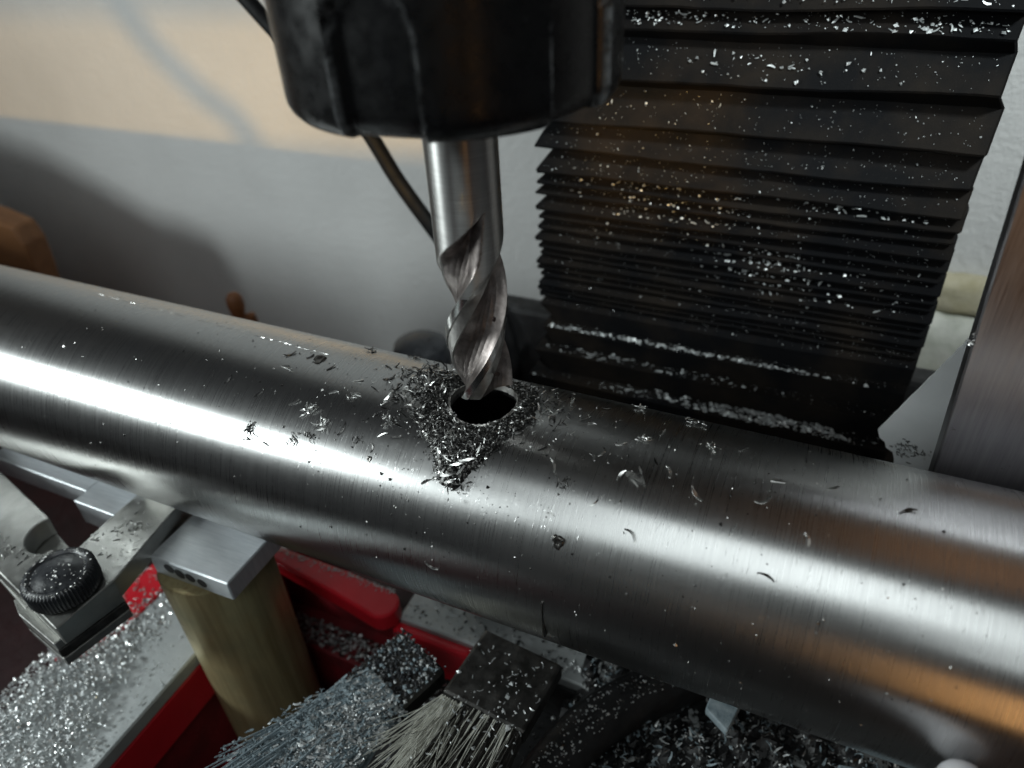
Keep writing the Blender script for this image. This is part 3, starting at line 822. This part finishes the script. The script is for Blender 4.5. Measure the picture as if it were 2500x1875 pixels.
# ------------------------------------------------------------------ things at the left: support blocks, post, stop plate with its screw
def build_left():
    zt = -R-0.05
    t = thing('stepped_block', 'pale milled aluminium bar with a notch, under the far left of the tube', 'support block', (-120, -12, zt))
    poly = [(-160, -18.3), (-119.2, -18.3), (-119.4, -22.0), (-90, -22.2), (-90, 10), (-160, 10)]
    prism('bar', [(-160, -18.1), (-119.3, -18.2), (-119.3, 9), (-160, 9)], zt-7.0, zt, M['aluminium'], t, bevel=0.18)
    prism('wide_end', [(-119.25, -22.2), (-90, -22.2), (-90, 9), (-119.25, 9)], zt-8.5, zt-0.01, M['aluminium'], t, bevel=0.18)
    t = thing('support_block', 'pale milled aluminium block with dimples, on the golden post beside the tube', 'support block', (-69, -12, zt))
    v, f = prism_data([(-84, -29.2), (-58.8, -28.6), (-58.8, 8), (-84, 8)], zt-6.4, zt, bevel=0.35)
    mesh_obj('block_body', v, f, M['aluminium'], t)
    for x, z in ((-78.2, -27.9), (-75.0, -28.6), (-71.6, -28.7), (-68.0, -29.1)):
        yb = -29.2+0.6*(x+84)/25.2
        n = 18; r_ = random.uniform(1.5, 1.8)
        v = [(x+r_*math.cos(2*math.pi*k/n)*random.uniform(0.9, 1.1), yb-0.06, z+r_*0.95*math.sin(2*math.pi*k/n)) for k in range(n)]
        v += [(x+(p[0]-x)*0.8, yb+0.5, z+(p[2]-z)*0.8) for p in v]
        mesh_obj('dimple', v, [[k, (k+1) % n, n+(k+1) % n, n+k] for k in range(n)]+[list(range(n))], M['hole_black'], t)
    t = thing('golden_post', 'golden brown cylindrical post standing under the support block', 'post', (-74.5, -18.5, -170))
    v, f = lathe_data([(13.8, -170), (14.1, -169.6), (14.1, -33), (13.7, -32.0), (13.0, -31.9)], (-75.3, -18.5), 72)
    mesh_obj('post_body', v, f, M['brass'], t, smooth=35)
    # L-shaped stop plate with round notch, packing plates and knurled screw
    t = thing('stop_plate', 'worn steel stop plate with a round notch and stacked packing plates', 'stop plate', (-100, -35, -28))
    notch = []
    c, r_ = Vector((-108.6, -35.0)), 6.8
    for k in range(15):
        a = math.radians(151+k*158/14)
        notch.append((c.x+r_*math.cos(a), c.y+r_*math.sin(a)))
    inner = [(-190, -12.0), (-144.1, -24.2), (-114.9, -31.6)]
    inner += notch+[(-98.4, -35.9), (-99.1, -27.8), (-99.2, -8.0), (-86.8, -8.0), (-81.5, -40.3), (-82.7, -55.3), (-109.6, -49.3), (-190, -34.0)]
    prism('top_plate', inner, -27.0, -21.0, M['plate_steel'], t, bevel=0.25)
    prism('lower_plate', [(-128, -28), (-101, -36), (-101, -52), (-128, -45)], -31, -27.1, M['plate_steel'], t, bevel=0.2)
    for k, (dx, z) in enumerate(((0, -27.3), (0.8, -30.2), (0.2, -33.1))):
        prism('packing_plate', [(-106.5-dx, -51.2), (-101.5, -53.6), (-86.0-dx*0.3, -56.2), (-82.6+dx*0.2, -39.8), (-92, -36)], z-2.6, z, M['plate_steel'] if k != 1 else M['dark_steel'], t, bevel=0.2)
    k_ = thing('thumb_screw', 'black knurled thumb screw with domed head on the stop plate', 'thumb screw', (-90.2, -46.2, -21))
    nt = 360
    def kn(r, z, a): return r*(1+(0.030*max(-0.4, math.cos(60*a)) if 7.25 < r else 0))
    v, f = lathe_data([(5, -20.95), (7.3, -20.9), (7.8, -20.3), (7.8, -15.9), (7.2, -15.2), (6.5, -15.0), (5.9, -15.5), (5.5, -15.4), (4.3, -14.7), (2.4, -14.2), (0.5, -14.0)], (-90.2, -46.2), nt, rfun=kn)
    mesh_obj('knurled_head', v, f, M['black_plastic'], k_, smooth=40)
    v, f = lathe_data([(3.2, -35), (3.2, -20.96)], (-90.2, -46.2), 24)
    mesh_obj('screw_shank', v, f, M['dark_steel'], k_, smooth=40)
    rng = random.Random(21)
    b = Bits([M['chip_bright'], M['chip_dark']])
    for k in range(150):
        a, rr = rng.uniform(0, 6.28), rng.choice((7.2, 6.6, 5.8, rng.uniform(0, 5.5)))
        v, f = nub(rng.uniform(0.2, 0.7), rng)
        z = -15.0 if rr > 6 else -15.5+1.5*(1-(rr/5.9)**2)
        b.add(v, f, Matrix.Translation((-89.6+rr*math.cos(a), -46.6+rr*math.sin(a), z)), 0)
    for k in range(160):
        u = rng.random(); x, y = (rng.gauss(-91, 4), rng.gauss(-30, 6)) if u < 0.6 else (rng.uniform(-125, -100), rng.uniform(-46, -40))
        if not in_poly((x, y), inner): continue
        v, f = sliver(rng.uniform(0.5, 2.0), 0.3, 0.1, rng.uniform(-1, 1), rng.uniform(-1, 1), rng, 4) if rng.random() < 0.4 else nub(rng.uniform(0.2, 0.6), rng)
        b.add(v, f, Matrix.Translation((x, y, -21.0)) @ Matrix.Rotation(rng.uniform(0, 6.28), 4, 'Z'), rng.choice((0, 1)))
    for k in range(16):
        v, f = sliver(rng.uniform(0.8, 1.8), 0.5, 0.12, rng.uniform(-1, 1), rng.uniform(-1, 1), rng, 4)
        b.add(v, f, Matrix.Translation((rng.gauss(-90.5, 1.0), rng.gauss(-25.5, 0.8), -20.9+rng.uniform(0, 0.6))) @ Matrix.Rotation(rng.uniform(0, 6.28), 4, 'Z'), 0)
    b.done('plate_chips', (-90, -35, -21), 'a few bright chips lying on the stop plate and its screw', 'metal chips')
build_left()

# ------------------------------------------------------------------ the red vise below the tube
def build_vise():
    t = thing('red_vise', 'red painted vise body with grey machined rails and a pocket full of chips', 'vise', (-60, -20, -170))
    prism('left_rail', rect(-124, -86.9, -260, 40), -75, -70, M['grey_way'], t, bevel=0.5)
    prism('rail_edge', [(-124.6, -46), (-116, -41), (-113, -30), (-111.5, 40), (-124.6, 40)], -74.8, -69.5, M['red'], t, bevel=0.35)
    prism('left_body', rect(-123.5, -87.0, -260, 40), -91, -75.05, M['red'], t, bevel=0.8)
    prism('left_foot', rect(-123, -88.2, -260, 40), -169, -91.05, M['shaded_red'], t, bevel=0.5)
    prism('pocket_floor', rect(-88, -38, -260, 11), -169, -120, M['shaded_red'], t, bevel=0.6)
    prism('pocket_shelf', rect(-87.9, -38, -3.5, 11), -119.9, -90, M['shaded_red'], t, bevel=1.0)
    prism('sunken_floor', rect(-37.9, 120, -260, 11), -169, -91, M['black_metal'], t, bevel=0.6)
    # rib with a rounded end behind the pocket
    rib = [(-87, 10.5), (-87, 6.8)]+[(-44.0+4.8*math.cos(a), 4.2+4.8*math.sin(a)) for a in np.linspace(-1.75, 1.57, 12)]+[(-50, 10.5)]
    rib = [(-87, 11.5), (-87, 6.2), (-60, 2.6)]+[(-43.5+5.2*math.cos(a), 5.0+5.2*math.sin(a)) for a in np.linspace(-1.7, 1.4, 12)]+[(-60, 11.5)]
    prism('rib', rib, -72.5, -66, M['red'], t, bevel=1.0, seg=2)
    prism('pocket_wall', rect(-87, -42, 8.6, 11.5), -90, -72.55, M['shaded_red'], t, bevel=0.3)
    prism('right_body', rect(-40, 160, 5.0, 99), -169, -76.05, M['black_metal'], t, bevel=1.2, seg=2)
    prism('right_way', rect(-39.5, 160, 6.0, 99), -76, -72, M['grey_way'], t, bevel=0.5)
    prism('front_lip', rect(-40, -14, 2.4, 5.95), -90, -73.5, M['red'], t, bevel=1.2, seg=2)
    rng = random.Random(8)
    # chips heaped on the rail
    b = Bits([M['chip_alu'], M['chip_grey'], M['chip_bright']])
    def hgt(x, y):
        u = (x+124)/37
        return max(0, 4.5*sstep(-28, -48, y)*max(0, 1-((u-0.35)/0.62)**2)+1.2*sstep(-20, -35, y)*(1-u))
    k = 0
    while k < 5200:
        x, y = rng.uniform(-126, -88), rng.uniform(-85, -10)
        u = (x+124)/37
        if y > -36 and rng.random() < 0.55: continue
        if u > 0.80-0.25*sstep(-60, -40, y)+rng.uniform(-0.12, 0.12) and rng.random() < 0.96: continue
        k += 1
        s_ = rng.uniform(0.45, 1.25)
        v, f = nub(s_, rng) if rng.random() < 0.6 else sliver(s_*1.3, s_*0.45, 0.1, rng.uniform(-1.6, 1.6), rng.uniform(-1.2, 1.2), rng, 4)
        b.add(v, f, Matrix.Translation((x, y, -70+hgt(x, y)*rng.uniform(0.55, 1.0))) @ Matrix.Rotation(rng.uniform(0, 6.28), 4, 'Z') @ Matrix.Rotation(rng.uniform(-0.9, 0.9), 4, 'X'), rng.choice((0, 0, 1, 1, 2)))
    for k in range(500):
        x, y = rng.uniform(-124, -88), rng.uniform(-85, 30)
        v, f = nub(rng.uniform(0.2, 0.7), rng)
        b.add(v, f, Matrix.Translation((x, y, -70)), rng.choice((0, 1)))
    for k in range(420):
        y = rng.uniform(-45, 0); x = rng.uniform(-124, -112.5)
        if rng.random() < 0.5: x = -113+rng.gauss(0, 2.2)
        s_ = rng.uniform(0.3, 1.2)
        v, f = nub(s_, rng) if rng.random() < 0.6 else sliver(s_*1.4, s_*0.45, 0.1, rng.uniform(-1.6, 1.6), rng.uniform(-1.2, 1.2), rng, 4)
        b.add(v, f, Matrix.Translation((x, y, -69.4 if x < -112 else -69.9)) @ Matrix.Rotation(rng.uniform(0, 6.28), 4, 'Z') @ Matrix.Rotation(rng.uniform(-0.6, 0.6), 4, 'X'), rng.choice((0, 1, 1, 2)))
    b.done('rail_chips', (-106, -50, -70), 'bright heap of aluminium chips on the left rail of the red vise', 'metal chips')
    # dull chips in the pocket, on the rib and along the right way
    b = Bits([M['chip_grey'], M['chip_dark'], M['chip_alu']])
    for k in range(9000):
        x, y = rng.uniform(-86, 130), rng.uniform(-95, 4)
        if rng.random() < 0.35: x, y = rng.uniform(-84, -42), rng.uniform(-25, 5)
        s_ = rng.uniform(0.4, 1.3)
        v, f = nub(s_, rng) if rng.random() < 0.5 else sliver(s_*1.5, s_*0.4, 0.1, rng.uniform(-1.6, 1.6), rng.uniform(-1.2, 1.2), rng, 4)
        b.add(v, f, Matrix.Translation((x, y, (-90 if x > -38 or y > -3 else -120)+rng.uniform(0, 1.8))) @ Matrix.Rotation(rng.uniform(0, 6.28), 4, 'Z') @ Matrix.Rotation(rng.uniform(-0.9, 0.9), 4, 'X'), rng.choice((0, 1, 1, 1, 2)))
    for k in range(2000):
        x, y = rng.uniform(-39, 100), rng.uniform(6.5, 50)
        s_ = rng.uniform(0.3, 1.4)
        v, f = nub(s_, rng) if rng.random() < 0.6 else sliver(s_*1.5, s_*0.45, 0.1, rng.uniform(-1.6, 1.6), rng.uniform(-1.2, 1.2), rng, 4)
        b.add(v, f, Matrix.Translation((x, y, -72+rng.uniform(0, 0.8))) @ Matrix.Rotation(rng.uniform(0, 6.28), 4, 'Z') @ Matrix.Rotation(rng.uniform(-0.9, 0.9), 4, 'X'), rng.choice((0, 1, 1, 2)))
    for k in range(220):
        v, f = nub(rng.uniform(0.3, 0.9), rng)
        b.add(v, f, Matrix.Translation((rng.uniform(-86, -42), 10.6-abs(rng.gauss(0, 1.0)), -66)), rng.choice((0, 2)))
    for k in range(160):
        x, y = rng.uniform(-84, 110), rng.uniform(-80, 4)
        v, f = sliver(rng.uniform(2.5, 5.0), rng.uniform(0.4, 0.9), 0.14, rng.uniform(-4, 4), rng.uniform(-2, 2), rng, 9)
        b.add(v, f, Matrix.Translation((x, y, (-89.5 if x > -38 or y > -3 else -119.5)+rng.uniform(0, 2))) @ Matrix.Rotation(rng.uniform(0, 6.28), 4, 'Z') @ Matrix.Rotation(rng.uniform(-0.6, 0.6), 4, 'X'), rng.choice((0, 1, 2)))
    b.done('vise_chips', (0, -30, -98), 'dull grey chips lying in the pocket and on the ways of the vise', 'metal chips')
build_vise()

# ------------------------------------------------------------------ brushes and the chip mound at the bottom
def bristles(rng, n, root, across, along, w, spread, ln, r0, curl, z_sp=2.5):
    v, f = [], []
    across, along = Vector(across).normalized(), Vector(along).normalized()
    nz = across.cross(along)
    for k in range(n):
        u = rng.uniform(-1, 1)
        p = Vector(root)+across*w*u+nz*rng.uniform(-1, 1)*z_sp
        d = (along+across*(u*spread+rng.gauss(0, spread*0.35))+nz*rng.gauss(0, 0.13)).normalized()
        L = ln*rng.uniform(0.75, 1.08)
        bend = (across*rng.gauss(0, 1)+nz*rng.gauss(0, 1))*curl
        path = [p+d*L*s_+bend*s_*s_*L for s_ in (0, 0.25, 0.5, 0.75, 1.0)]
        tv, tf = tube_data(path, [r0, r0, r0*0.95, r0*0.8, r0*0.45], 4, len(v), False)
        v += tv; f += tf
    return v, f

def obox(c, ax, al, hw, l0, l1, z0, z1):
    """box polygon in plan: half width hw along ax, from l0 to l1 along al"""
    c, ax, al = Vector(c), Vector(ax).normalized(), Vector(al).normalized()
    return [tuple(c+ax*sx*hw+al*l) for sx, l in ((-1, l0), (1, l0), (1, l1), (-1, l1))]

def build_brushes():
    rng = random.Random(14)
    # dusty brush
    al, ax = (-0.33, -0.944), (0.944, -0.33)
    t = thing('dusty_brush', 'brush clogged with blue grey dust, dark ferrule, below the tube beside the golden post', 'brush', (-20, -22, -54))
    prism('ferrule', obox((-20.5, -20.5), ax, al, 9.0, -9, 10, 0, 0), -57, -50.5, M['dark_steel'], t, bevel=2.4, seg=3)
    v, f = bristles(rng, 900, (-23.6, -29.4, -53), (*ax, 0), (*al, -0.10), 8.5, 0.10, 34, 0.34, 0.05, 2.0)
    mesh_obj('bristles', v, f, M['dust_blue'], t)['kind'] = 'stuff'
    b = Bits([M['chip_alu'], M['dust_blue'], M['chip_grey'], M['black_plastic']])
    A, X = Vector((*al, -0.10)).normalized(), Vector((*ax, 0))
    for k in range(6500):
        l_, w_ = rng.uniform(-5, 32), rng.gauss(1.8, 4.4)
        if abs(w_) > 10: continue
        p = Vector((-23.6, -29.4, -53))+A*l_+X*w_*(1+0.016*max(0, l_))+Vector((0, 0, 3.6+0.13*l_+rng.uniform(-1.4, 1.0)-0.02*w_*w_))
        s_ = rng.uniform(0.4, 1.4)
        v, f = sliver(s_*1.6, s_*0.5, 0.1, rng.uniform(-1, 1), rng.uniform(-1, 1), rng, 4) if rng.random() < 0.6 else nub(s_*0.8, rng)
        b.add(v, f, Matrix.Translation(p) @ Matrix.Rotation(rng.gauss(-2.2, 0.5), 4, 'Z') @ Matrix.Rotation(rng.uniform(-0.8, 0.3), 4, 'Y'), (0 if w_ > -1 and rng.random() < 0.45 else rng.choice((1, 1, 1, 2))))
    for k in range(700):
        p = Vector((-20.5, -20.5, -50.4))+Vector((*al, 0))*rng.uniform(-9, 9)+X*rng.uniform(-8.5, 8.5)
        v, f = nub(rng.uniform(0.3, 1.4), rng)
        b.add(v, f, Matrix.Translation(p), rng.choice((3, 3, 3, 3, 3, 3, 1, 2)))
    b.done('brush_dust', (-26, -34, -50), '', '', t)
    # paint brush with pale and dark bristles
    al, ax = (-0.10, -0.995), (0.995, -0.10)
    t = thing('paint_brush', 'flat paint brush with splayed pale bristles and a dark steel ferrule', 'brush', (6, -15, -50))
    prism('ferrule', obox((6.6, -15.0), ax, al, 11.0, -10, 9.5, 0, 0), -50.5, -45.5, M['dark_steel'], t, bevel=0.9, seg=2)
    v, f = bristles(rng, 520, (-1.0, -24.0, -47.8), (*ax, 0), (0.02, -0.98, -0.12), 4.2, 0.12, 28, 0.13, 0.08, 1.5)
    v2, f2 = bristles(rng, 70, (-3.0, -24.0, -47), (*ax, 0), (-0.22, -0.95, 0.04), 2.0, 0.34, 21, 0.12, 0.18, 1.2)
    f += [[q+len(v) for q in ff] for ff in f2]; v += v2
    mesh_obj('pale_bristles', v, f, M['bristle_pale'], t)['kind'] = 'stuff'
    v, f = bristles(rng, 900, (8.0, -24.5, -48), (*ax, 0), (-0.08, -0.97, -0.08), 8.0, 0.06, 27, 0.17, 0.05, 1.9)
    mesh_obj('dark_bristles', v, f, M['bristle_dark'], t)['kind'] = 'stuff'
    v, f = bristles(rng, 34, (7.0, -24.5, -45.8), (*ax, 0), (-0.10, -0.97, 0.0), 7.0, 0.10, 19, 0.10, 0.07, 0.5)
    mesh_obj('stray_bristles', v, f, M['bristle_pale'], t)
    b = Bits([M['chip_alu'], M['chip_grey']])
    for k in range(200):
        v, f = sliver(rng.uniform(0.4, 1.8), rng.uniform(0.15, 0.4), 0.1, rng.uniform(-1.5, 1.5), rng.uniform(-1, 1), rng, 4) if k % 3 == 0 else nub(0.15+rng.expovariate(3), rng)
        b.add(v, f, Matrix.Translation((rng.uniform(-4, 17), rng.uniform(-46, -8), -45.6+rng.uniform(0, 0.6))) @ Matrix.Rotation(rng.uniform(0, 6.28), 4, 'Z'), rng.choice((0, 1)))
    b.done('brush_chips', (0, 0, 0), '', '', t)

def build_mound():
    rng = random.Random(31)
    # heaped swarf at the lower right, over a dark round bar
    path = smooth_curve([(14, -60, -66), (20, -30, -64), (27, -8, -64), (42, 12, -66), (60, 30, -70)], 8)
    v, f = tube_data(path, 6.5, 20)
    tag(mesh_obj('round_bar', v, f, M['black_metal'], loc=(27, -8, -64), smooth=40), 'dark round bar under the tube, dusted with chips, right of the paint brush', 'bar')
    nx, ny = 60, 40; vv = []
    def H(x, y):
        return -71+9*math.exp(-((x-62)/34)**2-((y+18)/24)**2)+3.2*math.sin(x*0.21+1)*math.sin(y*0.27)+2.0*math.sin(x*0.53+y*0.4)
    for i in range(nx):
        for j in range(ny):
            x, y = 18+105*i/(nx-1), -62+78*j/(ny-1)
            vv.append((x, y, H(x, y)+rng.uniform(-0.4, 0.4)))
    b = Bits([M['chip_dark'], M['chip_grey'], M['chip_alu'], M['black_metal'], M['dust_blue']])
    b.v += vv; gf = grid_faces(nx, ny); b.f += gf; b.mi += [3]*len(gf)
    for k in range(7500):
        x, y = rng.uniform(19, 120), rng.uniform(-60, 15)
        z = H(x, y)
        s_ = rng.uniform(0.4, 1.5)
        v, f = nub(s_*0.9, rng) if rng.random() < 0.35 else sliver(s_*1.9, s_*0.4, 0.12, rng.uniform(-1.4, 1.4), rng.uniform(-1.2, 1.2), rng, 4)
        b.add(v, f, Matrix.Translation((x, y, z+rng.uniform(-0.2, 1.0))) @ Matrix.Rotation(rng.gauss(1.1, 0.9), 4, 'Z') @ Matrix.Rotation(rng.uniform(-0.9, 0.9), 4, 'Y'), rng.choice((0, 0, 0, 1, 4, 2 if rng.random() < 0.5 else 0)))
    for k in range(1500):
        i = rng.randrange(len(path)-1); p = path[i].lerp(path[i+1], rng.random()); a = rng.uniform(0.2, 2.9)
        q = p+Vector((6.5*math.cos(a)*0.8, -6.5*math.cos(a)*0.4, 6.5*math.sin(a)))
        v, f = nub(rng.uniform(0.25, 0.9), rng)
        b.add(v, f, Matrix.Translation(q), rng.choice((1, 2, 0)))
    b.done('swarf_mound', (62, -18, -66), 'dark mound of steel swarf filling the lower right below the tube', 'swarf')
    def slab(name, poly, z, label):
        tag(prism(name, poly, z-2.5, z, M['dust_blue'], bevel=0.3, loc=(poly[0][0], poly[0][1], z-2.5)), label, 'metal strip')
    slab('metal_strip', [(53.0, 15), (60.5, 12), (58, 0.0), (52, 4)], -58.5, 'pale dusty blue strip poking out of the swarf under the middle of the tube')
    slab('metal_strip', [(82, 0), (92, 2), (104, -14), (88, -20)], -55.0, 'pale dusty blue strip poking out of the swarf by the lower right corner')
build_brushes()
build_mound()

# ------------------------------------------------------------------ things at the right and far left
def build_light_mask():
    """unseen slotted mask, added to shape the light of the warm bench lamp"""
    t = thing('light_mask', 'unseen black slotted mask added to shape the warm bench lamp light', 'light mask', (130, -320, -170))
    u, w = Vector((-0.587, 0.809, 0)).normalized(), Vector((0.809, 0.587, 0)).normalized()
    o = Vector((130, -320, 77))+u*150
    def plate(name, w0, w1, z0, z1):
        v = [tuple(Vector((o.x, o.y, 0))+w*a+u*b+Vector((0, 0, z))) for b in (0, 1.5) for a, z in ((w0, z0), (w1, z0), (w1, z1), (w0, z1))]
        mesh_obj(name, v, [[0, 1, 2, 3], [4, 5, 6, 7], [0, 1, 5, 4], [1, 2, 6, 5], [2, 3, 7, 6], [3, 0, 4, 7]], M['black_metal'], t)
    zl, zh = 77-150*85/630, 77-4.6
    plate('lower_leaf', -75, 96, -170, zl)
    plate('upper_leaf', -75, 96, zh, zh+80)
    plate('side_leaf', 62, 96, zl+0.05, zh-0.05)
    plate('middle_leaf', 28.5, 45, zl+0.05, zh-0.05)
build_light_mask()

def build_cord():  # cord out of view, added to throw the cable shadow on the wall
    path = smooth_curve([(-12, -168, 150), (-9, -167, 84), (-4.4, -167, 77.6), (-0.9, -167, 74.9), (1.8, -167, 72.5), (6.7, -167, 66.9), (12.1, -167, 61.8), (15.7, -167, 58.9), (18.9, -167, 57.4), (21.5, -167, 54.4), (23.1, -167, 50.9), (23.8, -167, 48.8), (23.5, -168, 40), (20, -172, 0), (16, -175, -169)], 6)
    v, f = tube_data(path, 1.75, 10)
    tag(mesh_obj('shadow_cord', v, f, M['rubber'], loc=(16, -175, -169), smooth=50), 'unseen thin cord added in the warm light to cast a shadow across the wall', 'cord')
build_cord()

def build_rest():
    t = thing('steel_square', 'tall polished steel plate standing behind the tube at the right edge', 'steel plate', (100, 30, -40))
    prism('blade', [(80.2, 88), (81.0, 74), (84.0, 13), (86.4, -40), (170, -40), (170, 88)], 27.0, 32.0, M['square'], t, axis=1, bevel=0.35)
    o = mesh_obj('bright_nick', *[(lambda d: d)(x) for x in nick_data()], M['chip_bright'], t)
    card = [(76.6, -6.2), (78.6, -9.3), (80.6, -11.2), (82.6, -13.6), (86, -40), (112, -40), (112, 34), (95, 34.7), (89.9, 27.0)]
    # edge of the card is torn: break the long edge into small ragged steps
    rag = []
    a, b_ = Vector((89.9, 27.0)), Vector((76.6, -6.2))
    for k in range(24):
        p = a.lerp(b_, k/23); rag.append((p.x+random.uniform(-0.12, 0.12), p.y+random.uniform(-0.12, 0.12)))
    poly = rag+[(77.4, -8.2), (78.8, -9.2), (79.4, -10.8), (81.2, -11.8), (82.0, -13.9), (86, -40), (112, -40), (112, 34), (95, 34.7)]
    tag(prism('torn_card', poly, 59.6, 60.4, M['card'], axis=1, bevel=0, loc=(95, 60, -40)), 'torn white card standing between the bellows and the steel plate', 'card')
    rng = random.Random(4)
    bt = Bits([M['chip_dark'], M['chip_bright']])
    for k in range(60):
        x, z = rng.gauss(84.5, 2.0), rng.gauss(-10.5, 1.5)
        v, f = sliver(rng.uniform(0.4, 1.3), 0.22, 0.08, rng.uniform(-1, 1), 0, rng, 4)
        bt.add(v, f, Matrix.Translation((x, 59.5, z)) @ Matrix.Rotation(math.radians(90), 4, 'X') @ Matrix.Rotation(rng.gauss(-0.5, 0.5), 4, 'Z'), 0 if rng.random() < 0.85 else 1)
    bt.done('card_grit', (84, 59, -10), 'dark gritty chips stuck to the lower corner of the white card', 'metal chips')
    # orange wooden block far left and a little brown peg
    t = thing('wooden_block', 'orange brown wooden block at the left edge behind the tube', 'wooden block', (-330, 90, -170))
    prism('block', [(-440, 22), (-390, 14), (-356, 2), (-326, -10), (-304.7, -12.5), (-288.4, -16.0), (-285.4, -24), (-286.6, -36), (-290, -55), (-305, -169), (-440, -169)], 89, 101, M['wood'], t, axis=1, bevel=1.5, seg=2)
    v, f = lathe_data([(2.2, -169), (2.2, -42), (2.6, -38), (3.5, -33.5), (3.4, -30), (2.2, -28.0), (0.5, -27.5)], (-162.5, 90), 32)
    tag(mesh_obj('wooden_peg', v, f, M['peg'], loc=(-162.5, 90, -169), smooth=45), 'small round headed brown wooden peg behind the tube', 'peg')
    v, f = lathe_data([(2.2, -169), (2.2, -40), (1.9, -37.0), (0.6, -36.4)], (-157, 91), 24)
    tag(mesh_obj('wooden_peg', v, f, M['peg'], loc=(-157, 91, -169), smooth=45), 'lower brown peg directly right of the round headed peg', 'peg')
    # pale clamp pad at the lower right corner, pressed to the tube
    PADT = Vector((90.9, -25.5, -0.6)); PADC = PADT+Vector((0, -34, -8))
    t = thing('clamp_pad', 'pale rounded clamp pad pressed against the tube in the lower right corner', 'clamp pad', PADC)
    ax = (PADC-PADT).normalized(); side = ax.orthogonal().normalized(); sd2 = ax.cross(side)
    v = []; prof_ = [(0.2, 0.0), (1.0, 0.1), (2.0, 0.5), (2.9, 1.3), (3.5, 2.3), (3.85, 3.6), (3.9, 6), (3.9, 34)]
    for r_, h_ in prof_:
        v += [tuple(PADT+ax*h_+side*r_*math.cos(2*math.pi*k/40)+sd2*r_*math.sin(2*math.pi*k/40)) for k in range(40)]
    mesh_obj('pad_body', v, grid_faces(len(prof_), 40, False, True)+[list(range(40)), [7*40+k for k in range(40)]], M['pad'], t, smooth=40)

def nick_data():
    rng = random.Random(2); V_, F_ = [], []
    for k in range(10):
        v, f = nub(rng.uniform(0.4, 1.0), rng)
        m = Matrix.Translation((82.3+rng.gauss(0, 0.25), 26.8, 41+rng.gauss(0, 1.3)))
        F_ += [[q+len(V_) for q in ff] for ff in f]; V_ += [tuple(m @ Vector(p)) for p in v]
    return V_, F_
build_rest()
